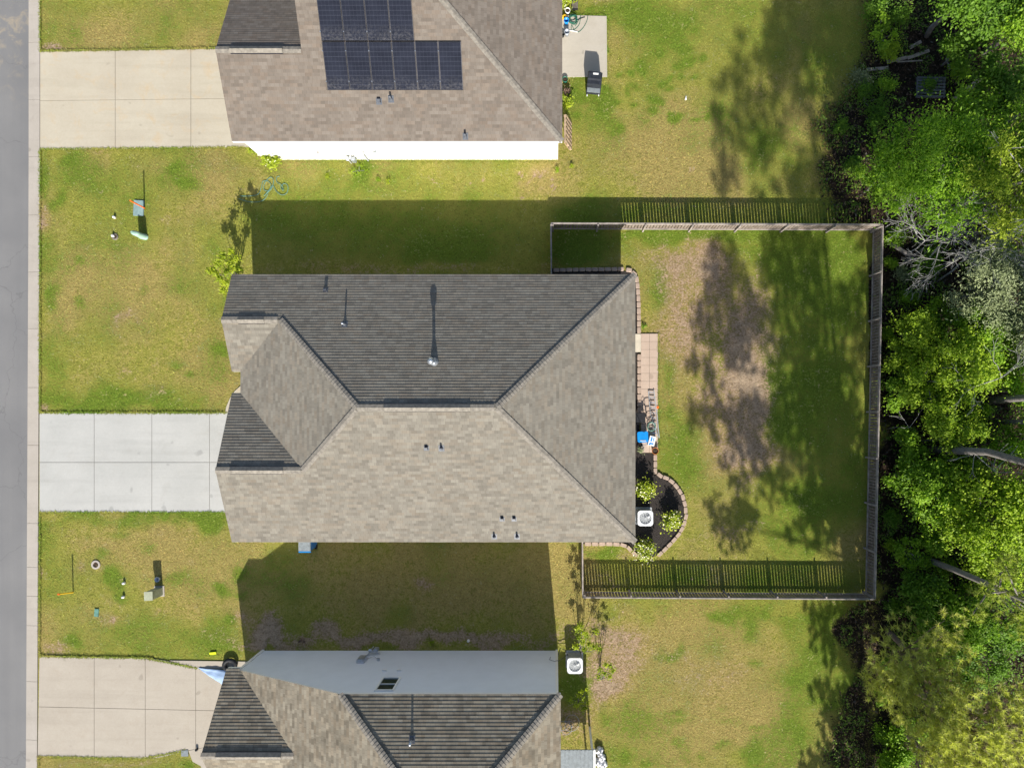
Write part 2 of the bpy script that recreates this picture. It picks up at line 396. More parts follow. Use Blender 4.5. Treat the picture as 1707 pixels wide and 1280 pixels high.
# patches of the lawn in plan, plus a painted square of reflected window light: (u, v, ru, rv, dry, lush, bare)
PATCH = [
 (220, 40, 190, 60, .5, .0, 0), (120, 20, 60, 40, 0, .25, 0), (250, 60, 40, 40, 0, .35, 0), (370, 60, 25, 40, 0, .5, 0),
 (85, 82, 22, 7, 0, 0, 1.1), (130, 86, 40, 5, 0, 0, .8), (85, 275, 22, 24, 0, 0, .35), (150, 253, 45, 5, .3, 0, .5),
 (75, 290, 10, 45, 0, .8, 0), (150, 300, 60, 35, 0, .35, 0), (280, 290, 110, 30, .2, .2, 0), (350, 280, 40, 18, .6, 0, .3), (425, 300, 45, 25, .5, 0, .15),
 (92, 450, 20, 120, .1, .35, 0), (78, 365, 10, 25, .4, 0, .6), (220, 370, 110, 45, 0, .3, 0), (230, 470, 150, 60, .45, 0, 0), (115, 500, 45, 60, .5, 0, .05),
 (225, 540, 40, 30, .5, 0, .15), (228, 541, 6, 6, .6, 0, .7), (340, 560, 70, 90, .35, 0, .05), (370, 600, 18, 40, .7, 0, .1), (200, 590, 40, 40, .0, .15, 0),
 (85, 600, 25, 60, 0, .55, 0), (160, 675, 110, 22, 0, .75, 0), (150, 672, 25, 12, 0, .6, 0), (280, 668, 80, 16, 0, .35, 0), (78, 683, 14, 6, 0, 0, .8), (370, 640, 30, 20, .5, .1, 0),
 (230, 866, 150, 14, 0, .7, 0), (350, 862, 30, 14, 0, .6, 0), (90, 900, 28, 50, 0, .4, 0), (240, 930, 150, 50, .4, 0, 0), (360, 960, 50, 90, .45, .1, .05), (300, 965, 50, 12, 0, .5, 0),
 (150, 1030, 100, 45, .15, .35, 0), (90, 1080, 22, 12, .4, 0, .8), (170, 1030, 30, 15, .4, 0, .4), (185, 1032, 5, 5, 0, 0, .8), (265, 892, 12, 10, .5, 0, .3), (400, 1030, 16, 12, .2, 0, .7),
 (75, 955, 8, 14, .3, 0, .7), (70, 375, 6, 14, .3, 0, .8),
 (240, 1060, 60, 40, 0, .55, 0), (360, 1060, 70, 30, 0, .6, 0),
 (150, 1272, 90, 8, .5, 0, .45), (260, 1272, 60, 8, .3, .2, .3), (320, 1270, 12, 10, 0, .7, 0), (400, 1300, 300, 20, .3, .2, 0),
 (660, 400, 260, 60, -.3, .75, 0), (660, 448, 260, 10, 0, -.5, .45), (970, 410, 60, 50, -.3, .8, 0), (1000, 350, 100, 20, 0, .7, 0),
 (600, 305, 60, 20, 0, .35, 0), (600, 285, 22, 14, 0, .9, 0), (560, 280, 260, 8, .2, .1, .15), (700, 320, 220, 25, .1, .2, 0), (900, 300, 60, 25, .4, 0, .05), (900, 282, 18, 10, .3, 0, .6),
 (1000, 20, 60, 30, 0, .6, 0), (1075, 25, 60, 30, 0, .55, 0), (1110, 80, 45, 40, 0, .45, 0), (960, 170, 30, 60, .1, .55, 0), (1010, 170, 30, 40, 0, .9, 0), (1040, 90, 30, 70, 0, .25, 0),
 (1010, 2, 40, 10, .4, 0, .5), (1120, 180, 110, 60, .35, 0, 0), (1010, 240, 60, 40, .35, .1, 0), (1110, 270, 90, 60, .65, 0, .03), (1200, 40, 90, 60, .1, .3, 0), (1260, 200, 90, 110, .1, .25, 0),
 (1220, 320, 60, 30, .5, 0, 0), (1350, 80, 70, 100, -.1, .45, 0), (1150, 283, 6, 8, 0, 0, .7),
 (1080, 400, 50, 14, 0, .7, 0), (1180, 392, 120, 10, 0, .8, 0), (1120, 440, 60, 40, .7, 0, .75), (1100, 480, 25, 60, 0, .45, 0), (1160, 500, 50, 60, .6, 0, .45), (1190, 440, 35, 50, .4, 0, .7),
 (1130, 560, 45, 60, .7, 0, .6), (1270, 600, 40, 110, .4, 0, .35), (1240, 760, 60, 40, .5, -.1, .5), (1200, 580, 60, 70, .5, 0, .55), (1250, 520, 40, 70, .3, 0, .6), (1260, 640, 40, 60, .5, 0, .9), (1180, 660, 50, 40, .5, 0, .7), (1230, 720, 60, 45, .4, 0, .8),
 (1110, 640, 14, 90, 0, .6, 0), (1120, 760, 50, 50, 0, .45, 0), (1160, 790, 40, 60, .25, .15, .1), (1250, 800, 30, 50, .3, 0, .5), (1230, 890, 60, 20, .3, .1, .5), (1150, 920, 60, 30, .5, 0, .15), (1200, 850, 30, 40, .4, 0, .3),
 (1060, 900, 10, 8, .5, 0, .3), (1010, 920, 40, 14, -.2, .9, 0), (1060, 927, 30, 8, .4, 0, .5), (1300, 900, 60, 35, 0, .6, 0), (1350, 650, 90, 260, -.3, .85, 0), (1400, 450, 60, 90, -.3, .75, 0), (1330, 420, 70, 50, 0, .6, 0),
 (1200, 975, 230, 22, 0, .4, 0), (1020, 975, 60, 24, .3, 0, .5), (1180, 965, 50, 14, .2, 0, .4),
 (660, 950, 260, 70, .6, -.25, .1), (480, 960, 60, 50, 0, .5, 0), (700, 1000, 230, 40, .15, .1, .1), (670, 1062, 270, 17, -.5, -.3, 1.25), (440, 1050, 40, 20, 0, -.2, .9), (702, 972, 13, 13, 1.0, -.5, .75),  # last entry: pale square of reflected window light painted into the shaded lawn
 (960, 960, 30, 60, .6, 0, .1), (950, 1040, 30, 50, .6, 0, .15), (1030, 1080, 45, 60, .6, -.2, .8), (1010, 1150, 25, 30, .2, 0, 1.0), (985, 1120, 14, 50, .3, .1, .6), (960, 1140, 30, 40, -.4, .9, 0),
 (1120, 1050, 120, 45, .65, 0, .1), (1150, 1110, 130, 50, .7, 0, .35), (1180, 1190, 160, 70, .75, 0, .15), (1070, 1220, 50, 40, .3, .4, 0), (1060, 1270, 60, 30, .3, .3, 0), (1300, 1150, 60, 90, .4, .2, 0), (1370, 1110, 60, 120, -.1, .7, 0),
 (1300, 1250, 60, 40, .3, .35, 0), (1250, 1020, 150, 14, 0, .35, 0), (955, 1210, 30, 40, 0, 0, .8),
]
_rp = random.Random(77)
for _ in range(60): PATCH.append((_rp.uniform(945, 1180), _rp.uniform(-5, 170)+_rp.random()*60, _rp.uniform(5, 10), _rp.uniform(4, 8), 0, .8, 0))
for _ in range(25): PATCH.append((_rp.uniform(700, 930), _rp.uniform(285, 330), _rp.uniform(2, 4), _rp.uniform(2, 4), .2, 0, 1.0))
for _ in range(30): PATCH.append((_rp.uniform(80, 400), _rp.choice((_rp.uniform(260, 680), _rp.uniform(860, 1080))), _rp.uniform(8, 22), _rp.uniform(6, 16), .3, 0, _rp.uniform(.1, .5)))
for _ in range(30): PATCH.append((_rp.uniform(80, 400), _rp.choice((_rp.uniform(260, 680), _rp.uniform(860, 1080))), _rp.uniform(8, 22), _rp.uniform(6, 16), 0, .6, 0))
for _ in range(30): PATCH.append((_rp.uniform(990, 1400), _rp.uniform(1020, 1290), _rp.uniform(8, 26), _rp.uniform(6, 20), 0, .5, 0))
def tone(u, v):
    wu = u+(fbm(u/45, v/45, 3)-.5)*60; wv = v+(fbm(u/45+40, v/45+9, 3)-.5)*60
    n1 = fbm(u/70+3, v/70, 4); n2 = fbm(u/60+90, v/60+50, 4)
    dry = .36+1.6*(n1-.5); lush = .12+1.3*(n2-.5); bare = np.full_like(dry, -.12)
    for pu, pv, ru, rv, d, g, b in PATCH:
        m = np.exp(-(((wu-pu)/ru)**2+((wv-pv)/rv)**2)**1.3) if min(ru, rv) > 12 else np.exp(-((((u*.6+wu*.4)-pu)/ru)**2+(((v*.6+wv*.4)-pv)/rv)**2)**1.3)
        dry = dry+d*m; lush = lush+g*m; bare = bare+b*m
    ku = 1452+(fbm(u/25, v/25, 3)-.5)*40
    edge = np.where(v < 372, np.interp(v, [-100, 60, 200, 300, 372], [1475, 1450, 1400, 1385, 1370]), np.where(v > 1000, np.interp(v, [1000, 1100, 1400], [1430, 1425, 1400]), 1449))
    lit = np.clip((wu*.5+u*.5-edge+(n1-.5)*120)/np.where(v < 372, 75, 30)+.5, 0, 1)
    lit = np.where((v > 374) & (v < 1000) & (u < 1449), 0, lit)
    path = np.exp(-(((u-1455)/14)**2))*(v > 1005)*np.clip(fbm(u/18, v/18, 3)*2-.5, 0, 1)
    return np.stack([np.clip(dry, 0, 1), np.clip(lush, 0, 1), np.clip(bare, 0, 1.2), np.clip(lit-path*.6, 0, 1)], -1)

# ------------------------------------------------------------------ ground
xs = np.concatenate([[-12000, -4000, -1200, -400, -150], np.arange(-60, 1800, 5), [1900, 2200, 3200, 6000, 14000]]).astype(float)
ys = np.concatenate([[-12000, -4000, -1200, -400, -150], np.arange(-80, 1380, 5), [1450, 1700, 2600, 6000, 14000]]).astype(float)
UU, VV = np.meshgrid(xs, ys)
zz = np.where((UU > 1480), (fbm(UU/50, VV/50)-.5)*.35*np.clip((UU-1480)/60, 0, 1), 0)
V = np.stack([(UU-925)/32, (688-VV)/32, zz], -1).reshape(-1, 3)
nx, ny = len(xs), len(ys); I = np.arange(nx*ny).reshape(ny, nx)
F = np.stack([I[1:, :-1], I[1:, 1:], I[:-1, 1:], I[:-1, :-1]], -1).reshape(-1, 4)
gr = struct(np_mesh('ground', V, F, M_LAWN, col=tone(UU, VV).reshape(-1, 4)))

def flat(name, pts, z, mat, z0=None, parent=None):
    m = MB(); m.prism([(G(*p).x, G(*p).y) for p in pts], -.05 if z0 is None else z0, z); return struct(m.build(name, mat, parent))
def xk(y): return 48.5-4.5*max(0, min(y, 1500)-300)/980.0         # kerb's road side
flat('road', [(-250, -4000), (50, -4000), (49, 0), (48, 640), (44, 1280), (43, 1700), (43, 5000), (-250, 5000)], .012, M_ASPH)
km = MB(); joints = [-1070, -975, -880, -785, -690, -595, -500, -405, -310, -215, -120, -25, 72, 167, 262, 359, 454, 548, 646, 742, 872, 945, 993, 1042, 1135, 1232, 1330, 1425, 1520, 1615, 1710, 1805, 1900, 1995]
for a, b in zip(joints[:-1], joints[1:]):
    for lo, hi, z in ((0, 9, .03), (9, 19, .06)):
        km.prism([(G(xk(y)+x, y).x, G(xk(y)+x, y).y) for x, y in ((lo, a+.25), (hi, a+.25), (hi, b-.25), (lo, b-.25))], -.03, z)
struct(km.build('kerb', M_KERB))

def slabs(name, outline, xj, yj, mat, z=.042):
    """driveway: one concrete object cut by its joints, over a dark joint bed"""
    bm = bmesh.new(); vs = [bm.verts.new((G(*p).x, G(*p).y, z)) for p in outline]; bm.faces.new(vs)
    def cut(co, no):
        for side in (-1, 1):
            geom = bm.verts[:]+bm.edges[:]+bm.faces[:]
            bmesh.ops.bisect_plane(bm, geom=geom, plane_co=Vector(co)+Vector(no)*side*.011, plane_no=no)
        dl = [f for f in bm.faces if abs((f.calc_center_median()-Vector(co)).dot(Vector(no))) < .0109]
        bmesh.ops.delete(bm, geom=dl, context='FACES')
    for x, tl in xj: n = Vector((1, tl, 0)).normalized(); cut(G(x, outline[0][1]), n)
    for y, tl in yj: n = Vector((tl, 1, 0)).normalized(); cut(G(66, y), n)
    r = bmesh.ops.extrude_face_region(bm, geom=bm.faces[:]); 
    for e in r['geom']:
        if isinstance(e, bmesh.types.BMVert): e.co.z = -.04
    bmesh.ops.recalc_face_normals(bm, faces=bm.faces)
    me = bpy.data.meshes.new(name); bm.to_mesh(me); bm.free(); o = struct(mesh_obj(name, me, mat))
    flat('joint_bed', [(p[0]+(.6 if p[0] < 200 else -.6), p[1]+(.6 if p[1] < sum(q[1] for q in outline)/len(outline) else -.6)) for p in outline], .018, M_JOINT)
    return o
slabs('driveway', [(68, 87), (190, 85), (470, 80), (470, 245), (406, 246), (190, 249), (68, 250)], [(193, .0), (319, .0)], [(169, -.012)], M_CONC_T)
slabs('driveway', [(67, 688), (470, 688), (470, 854), (67, 854)], [(158, 0), (254, 0), (350, 0)], [(770.5, 0)], M_CONC_W)
slabs('driveway', [(67, 1093), (245, 1096), (275, 1100), (300, 1106), (330, 1113), (352, 1124), (372, 1137), (470, 1150), (470, 1240), (335, 1246), (310, 1250), (282, 1258), (262, 1262), (240, 1263), (64, 1260)], [(158, 0), (243, 0), (327, 0)], [(1177, .022)], M_CONC_L)
flat('path', [(283, 1100), (420, 1102), (470, 1104), (470, 1113), (330, 1113.5), (305, 1106.5)], .045, M_CONC_L)
flat('path', [(376, 687), (378, 678), (384, 664), (392, 652), (402, 643), (450, 640), (450, 687)], .05, M_CONC_T)
flat('path', [(315, 1250), (350, 1243), (350, 1275), (420, 1310), (350, 1310), (335, 1275), (322, 1268)], .05, M_CONC_L)
flat('patio', [(925, 27), (1011, 29), (1012, 130), (925, 130)], .08, M_PATIO)
# paver patio: 2 columns of square pavers over a dark bed
pm = MB(); random.seed(3)
for r_ in range(15):
    for c_ in range(2):
        cx = 1075.3+c_*14.2; cy = 563+r_*13.2
        p = G(cx, cy); pm.rbox((p.x, p.y, .03+random.uniform(-.002, .002)), (14.2/32-.012, 13.2/32-.012, .05), .012, random.uniform(-.004, .004), 2)
struct(pm.build('patio', M_PAVER))
flat('patio_bed', [(1068, 556), (1097.5, 556), (1097.5, 754), (1068, 754)], .03, M_JOINT)
flat('patio', [(1040, 557), (1068, 557), (1068, 587), (1040, 587)], .09, M_SLAB)
flat('mulch_bed', [(920, 448), (1040, 452), (1056, 456), (1062, 470), (1064, 500), (1066, 556), (1066, 600), (1063, 690), (1030, 690), (1030, 458), (920, 458)], .03, M_MULCH)
flat('mulch_bed', [(1030, 690), (1066, 690), (1066, 754), (1093, 756), (1092, 790), (1112, 797), (1130, 815), (1140, 838), (1142, 862), (1135, 885), (1118, 905), (1100, 924), (1080, 930), (1062, 922), (1045, 906), (1020, 906), (972, 906), (972, 880), (1030, 880)], .034, M_MULCH)

# grass blades and litter scattered over the lawn, one uncountable cover each
def inside(u, v, boxes):
    m = np.zeros(len(u), bool)
    for x0, y0, x1, y1 in boxes: m |= (u > x0) & (u < x1) & (v > y0) & (v < y1)
    return m
PAVED = [(-100, -100, 68, 1500), (60, 86, 480, 248), (60, 688, 480, 854), (60, 1095, 470, 1260), (400, -200, 932, 268), (430, 484, 1040, 878), (400, 1084, 928, 1500),
         (925, 28, 1012, 130), (1030, 556, 1098, 755), (1030, 455, 1066, 700), (1030, 750, 1140, 912), (1445, 370, 1460, 1000), (280, 1098, 430, 1114), (376, 650, 460, 700)]
N = 190000
u = RNG.uniform(66, 1470, N); v = RNG.uniform(-20, 1300, N); keep = ~inside(u, v, PAVED); u, v = u[keep], v[keep]
T = tone(u, v); keep = RNG.random(len(u)) > np.clip(T[:, 2]*.75+T[:, 3]*.7, 0, .95); u, v, T = u[keep], v[keep], T[keep]; n = len(u)
EDG = [(68, -20, 68, 88), (68, 250, 68, 688), (68, 854, 67, 1093), (66, 1262, 65, 1290), (68, 87, 360, 82), (68, 250, 410, 247), (67, 688, 378, 688), (67, 854, 375, 854), (67, 1093, 245, 1096), (245, 1096, 330, 1113), (64, 1260, 240, 1263), (240, 1263, 310, 1250), (1012, 28, 1012, 131), (945, 131, 1012, 131), (960, 27, 1012, 28), (1098, 556, 1098, 755), (440, 268, 930, 268)]
ue, ve = [], []
for x0, y0, x1, y1 in EDG:
    L_ = math.hypot(x1-x0, y1-y0); k = int(L_*5); f_ = RNG.random(k); nx_, ny_ = -(y1-y0)/L_, (x1-x0)/L_; o_ = RNG.normal(0, .7, k)*(.1+1.8*fbm((x0+f_*(x1-x0))/16, (y0+f_*(y1-y0))/16, 3))
    ue.append(x0+f_*(x1-x0)+nx_*o_); ve.append(y0+f_*(y1-y0)+ny_*o_)
ue, ve = np.concatenate(ue), np.concatenate(ve); ke = ~inside(ue, ve, [(400, 250, 470, 262)]); ue, ve = ue[ke], ve[ke]; Te = tone(ue, ve); Te[:, 1] += .25; Te[:, 2] *= .4
u, v, T = np.concatenate([u, ue]), np.concatenate([v, ve]), np.concatenate([T, Te]); n = len(u); EL = np.zeros(n); EL[-len(ue):] = .045
g0 = np.array([.29, .295, .05]); gd = np.array([.40, .32, .10]); gl = np.array([.14, .22, .022]); gs = np.array([.32, .22, .13])
c = g0+(gd-g0)*T[:, :1]; c = c+(gl-c)*np.clip(T[:, 1:2], 0, 1); c = c+(gs-c)*np.clip(T[:, 2:3], 0, 1)*.8
c = c*RNG.uniform(.45, 1.45, (n, 1))*(1+RNG.normal(0, .06, (n, 3)))
a = RNG.uniform(0, 6.283, n); ln = RNG.uniform(.05, .13, n); hw = RNG.uniform(.008, .018, n); hz = RNG.uniform(.02, .05, n)
x = (u-925)/32; y = (688-v)/32; ca, sa = np.cos(a), np.sin(a)
hz = hz+EL; p0 = np.stack([x-sa*hw, y+ca*hw, .002+EL], 1); p1 = np.stack([x+sa*hw, y-ca*hw, .002+EL], 1); p2 = np.stack([x+ca*ln, y+sa*ln, hz], 1)
V = np.stack([p0, p1, p2], 1).reshape(-1, 3); F = np.arange(3*n).reshape(-1, 3)
cc = np.repeat(np.concatenate([np.clip(c, 0, 1), np.ones((n, 1))], 1), 3, 0)
gb = np_mesh('grass', V, F, M_BLADE, col=cc); tag(gb, 'short patchy lawn grass around the three houses', 'grass', kind='stuff')
N = 26000
u = RNG.uniform(1360, 1860, N); v = RNG.uniform(-120, 1360, N); T = tone(u, v); keep = RNG.random(N) < T[:, 3]; u, v = u[keep], v[keep]; n = len(u)
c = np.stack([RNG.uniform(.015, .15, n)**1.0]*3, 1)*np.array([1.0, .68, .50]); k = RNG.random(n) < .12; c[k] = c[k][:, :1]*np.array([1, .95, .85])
a = RNG.uniform(0, 6.283, n); ln = RNG.uniform(.04, .11, n); hw = ln*RNG.uniform(.15, .5, n)
x = (u-925)/32; y = (688-v)/32; ca, sa = np.cos(a), np.sin(a); zb = RNG.uniform(.01, .1, n)
q = [np.stack([x+ca*ln, y+sa*ln, zb], 1), np.stack([x-sa*hw, y+ca*hw, zb+.02], 1), np.stack([x-ca*ln, y-sa*ln, zb], 1), np.stack([x+sa*hw, y-ca*hw, zb+.01], 1)]
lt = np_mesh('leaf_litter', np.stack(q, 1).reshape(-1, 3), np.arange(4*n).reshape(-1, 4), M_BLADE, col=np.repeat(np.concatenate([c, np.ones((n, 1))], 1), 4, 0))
tag(lt, 'brown fallen leaves and twigs covering the woodland floor', 'leaf litter', kind='stuff')

N = 100000
u = RNG.uniform(1350, 1860, N); v = RNG.uniform(-120, 1360, N); T = tone(u, v); q = fbm(u/22+7, v/22+3, 3)
keep = (T[:, 3] > .35) & (q > .44) & ~((u > 1440) & (u < 1475) & (v > 1005)); u, v, q = u[keep], v[keep], q[keep]; n = len(u)
k = RNG.random((n, 1)); c = np.array([.03, .07, .012])*(1-k)+np.array([.20, .31, .045])*k; b_ = RNG.random(n) < .15; c[b_] = np.array([.16, .13, .07])
a = RNG.uniform(0, 6.283, n); ln = RNG.uniform(.035, .085, n); hw = ln*RNG.uniform(.3, .6, n); zb = RNG.uniform(.02, .12, n)+(q-.5)*2.0*RNG.random(n)
x = (u-925)/32; y = (688-v)/32; ca, sa = np.cos(a), np.sin(a)
q4 = [np.stack([x+ca*ln, y+sa*ln, zb-.02], 1), np.stack([x-sa*hw, y+ca*hw, zb+.02], 1), np.stack([x-ca*ln, y-sa*ln, zb], 1), np.stack([x+sa*hw, y-ca*hw, zb+.01], 1)]
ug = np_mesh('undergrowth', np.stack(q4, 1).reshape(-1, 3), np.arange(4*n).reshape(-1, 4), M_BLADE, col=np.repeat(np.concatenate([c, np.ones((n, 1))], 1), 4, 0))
tag(ug, 'low dark green undergrowth between the trees of the wood', 'undergrowth', kind='stuff')

# ------------------------------------------------------------------ roofs
def clip(poly, co, no, keep_pos=True):
    out = []; n = len(poly)
    for i in range(n):
        a, b = poly[i], poly[(i+1) % n]; da, db = (a-co).dot(no), (b-co).dot(no)
        if not keep_pos: da, db = -da, -db
        if da >= -1e-7: out.append(a)
        if (da > 1e-7 and db < -1e-7) or (da < -1e-7 and db > 1e-7): out.append(a+(b-a)*(da/(da-db)))
    return out
def slope_faces(m, pts, drop, exp=.143, lift=.015):
    """a roof plane laid in shingle courses. pts: world points of the convex plane, drop: plan direction of the eave"""
    drop = Vector((drop[0], drop[1], 0))
    nrm = (pts[1]-pts[0]).cross(pts[2]-pts[0]).normalized()
    if nrm.z < 0: nrm = -nrm; pts = pts[::-1]
    up = -(drop-nrm*drop.dot(nrm)); up.normalize(); al = up.cross(nrm).normalized()
    lo = min(p.dot(up) for p in pts); hi = max(p.dot(up) for p in pts); o = G(0, 0)
    k0 = math.floor(lo/exp); k = k0
    while k*exp < hi:
        a, b = k*exp, (k+1)*exp
        q = clip(pts, up*a, up); 
        if len(q) >= 3: q = clip(q, up*b, up, False)
        if len(q) >= 3:
            top = [p+nrm*(.004+lift*(1-min(1, max(0, (p.dot(up)-a)/exp)))) for p in q]
            base = len(m.v); m.v += [tuple(p) for p in top]; m.f.append(tuple(range(base, base+len(top))))
            m.uv += [(p.dot(al), (k+.5)*exp+(p.dot(up)-a-exp/2)*.98) for p in q]
            # butt edge
            for i in range(len(q)):
                p, r_ = q[i], q[(i+1) % len(q)]
                if abs(p.dot(up)-a) < 1e-4 and abs(r_.dot(up)-a) < 1e-4 and (p-r_).length > 1e-3:
                    base = len(m.v); m.v += [tuple(top[i]), tuple(p-nrm*.002), tuple(r_-nrm*.002), tuple(top[(i+1) % len(q)])]
                    m.f.append((base, base+1, base+2, base+3)); m.uv += [(p.dot(al), (k+.1)*exp), (p.dot(al), (k+.1)*exp), (r_.dot(al), (k+.1)*exp), (r_.dot(al), (k+.1)*exp)]
        k += 1
def caps(m, a, b, wd=.15, seg=.16):
    d = (b-a); L = d.length; d.normalize(); side = d.cross(Vector((0, 0, 1))).normalized(); up = side.cross(d).normalized()
    n = int(L/seg)
    for i in range(n):
        s0 = a+d*(i*seg); s1 = a+d*((i+1)*seg*1.0+.02); drop_ = .045 if abs(d.z) < .01 else .03
        z0, z1 = .035, .018
        vs = [s0+side*wd+up*(z0-drop_), s0+up*z0, s0-side*wd+up*(z0-drop_), s1-side*wd+up*(z1-drop_), s1+up*z1, s1+side*wd+up*(z1-drop_),
              s0+side*wd+up*(z0-drop_-.02), s0-side*wd+up*(z0-drop_-.02)]
        m.add(vs, [(0, 1, 4, 5), (1, 2, 3, 4), (0, 6, 7, 2, 1)])
def Rf(u, v, h): return G(u, v, h)
def ridge_vent(root, u0, u1, y, h, pitch):
    a = G(u0, y, h); b = G(u1, y, h); m = MB(); wv = .16
    vs = []
    for x in (a.x, b.x):
        for dy, dz in ((-wv, -wv*pitch+.02), (-wv, -wv*pitch+.07), (0, .095), (wv, -wv*pitch+.07), (wv, -wv*pitch+.02)): vs.append((x, a.y+dy, h+dz))
    m.add(vs, [(0, 1, 2, 3, 4), (9, 8, 7, 6, 5), (0, 5, 6, 1), (1, 6, 7, 2), (2, 7, 8, 3), (3, 8, 9, 4), (4, 9, 5, 0)])
    o = m.build('ridge_vent', M_CAP, root)
    for s_ in (-1, 1): m = MB(); m.box(((a.x+b.x)/2, a.y+s_*(wv+.006), h-wv*pitch+.04), (b.x-a.x-.02, .02, .055)); m.build('vent_slot', M_VENTB, o)
def on_plane(eave_v, dirn, pitch, base_h):     # height function of a slope with its eave at plan line
    return lambda u, v: base_h+pitch*abs(v-eave_v)/32.0
def vent_pipe(root, p, hgt=.32, r=.045, mat=None, pitch=.4, sgn=1):
    mat = mat or (M_METAL if sgn < 0 else M_FLASH)
    m = MB(); m.cyl(p-Vector((0, 0, .08)), p+Vector((0, 0, hgt)), r, n=12); o = m.build('vent_pipe', mat or M_METAL, root, True)
    Rm = Matrix.Rotation(math.atan(pitch)*sgn, 3, 'X')
    m = MB(); m.box(p+Vector((0, 0, .02)), (.26, .30, .012), M=Rm); m.lathe((p.x, p.y, p.z), [(.10, -.02), (.07, .08), (r+.005, .12)], 12); m.build('flashing', M_FLASH, o)
def box_vent(root, p, pitch=.4, sgn=1, s=.2, mat=None):
    mat = mat or M_FLASH
    Rm = Matrix.Rotation(math.atan(pitch)*sgn, 3, 'X')
    m = MB(); m.box(p+Vector((0, 0, .10)), (s, s*.9, .14), M=Rm, top=.85); o = m.build('roof_vent', mat or M_GREYP, root)
    m = MB(); m.box(p+Vector((0, 0, .02)), (s*1.5, s*1.5, .012), M=Rm); m.build('flashing', M_FLASH, o)
    m = MB(); m.box(p+Vector((0, s*.46*sgn, .10+s*.18*sgn*(-1))), (s*.8, .03, .08), M=Rm); m.build('vent_mouth', M_VENTB, o)

EH = 2.87; PT = .4
def hx(u, v, eave, k=PT, e=EH): return e+k*abs(eave-v)/32
def window(root, c, wd, hg, face, mat=M_GLASS):     # face: outward unit normal (x or y), c on the wall
    c = Vector(c); f = Vector(face); side = Vector((-f.y, f.x, 0))
    def bx(m, a, dz, w_, h_, d, off):
        cc = c+side*a+Vector((0, 0, dz))+f*off
        m.box(cc, (abs(side.x)*w_+abs(f.x)*d, abs(side.y)*w_+abs(f.y)*d, h_))
    m = MB(); b = .07
    bx(m, 0, hg/2-b/2, wd, b, .07, .03); bx(m, 0, -hg/2+b/2, wd, b, .07, .03); bx(m, -wd/2+b/2, 0, b, hg-2*b, .07, .03); bx(m, wd/2-b/2, 0, b, hg-2*b, .07, .03)
    bx(m, 0, 0, wd-2*b, .04, .05, .02)
    o = m.build('window', M_TRIM, root); m = MB(); bx(m, 0, 0, wd-2*b, hg-2*b, .02, .005); m.build('pane', mat, o)
def garage_door(root, c, wd, hg):
    m = MB()
    for i in range(4): m.box((c[0]-.02, c[1], hg*(i+.5)/4), (.05, wd, hg/4-.015))
    o = m.build('garage_door', M_DOOR, root)
    m = MB()
    for s_ in (-1, 1): m.box((c[0]-.05, c[1]+s_*(wd/2+.06), hg/2), (.06, .12, hg))
    m.box((c[0]-.05, c[1], hg+.07), (.06, wd+.24, .12)); m.build('door_frame', M_TRIM, o)
    m = MB(); m.box((c[0]-.07, c[1], .95), (.04, .18, .04)); m.build('handle', M_BLACK, o)
def entry_door(root, c, face):
    c = Vector(c); f = Vector(face); sd_ = Vector((-f.y, f.x, 0))
    m = MB(); m.box(c+Vector((0, 0, 1.04))+f*.03, (abs(f.x)*.05+abs(sd_.x)*.92, abs(f.y)*.05+abs(sd_.y)*.92, 2.05)); o = m.build('door', M_TRIM, root)
    m = MB(); m.cyl(c+sd_*.36+f*.06+Vector((0, 0, 1)), c+sd_*.36+f*.13+Vector((0, 0, 1)), .03); m.build('handle', M_METAL, o)
def outline(root, pts, z, mat, name='fascia', th=.17):
    m = MB(); m.prism([(G(*p).x, G(*p).y) for p in pts], z-th, z-.005); return m.build(name, mat, root)
def gable_wall(root, x, y0, y1, yr, z0, zr, mat):   # triangle wall in the plane x
    a, b, c = G(x, y0, z0), G(x, y1, z0), G(x, yr, zr); m = MB(); d = Vector((.12, 0, 0))
    m.add([a, b, c, a+d, b+d, c+d], [(0, 1, 2), (5, 4, 3), (0, 3, 4, 1), (1, 4, 5, 2), (2, 5, 3, 0)]); m.build('gable', mat, root)

def roof_obj(root, planes, mat, name='roof'):
    m = MB(); m.uv = []
    for pts, drop in planes: slope_faces(m, [Vector(p) for p in pts], drop)
    return m.build(name, mat, root)

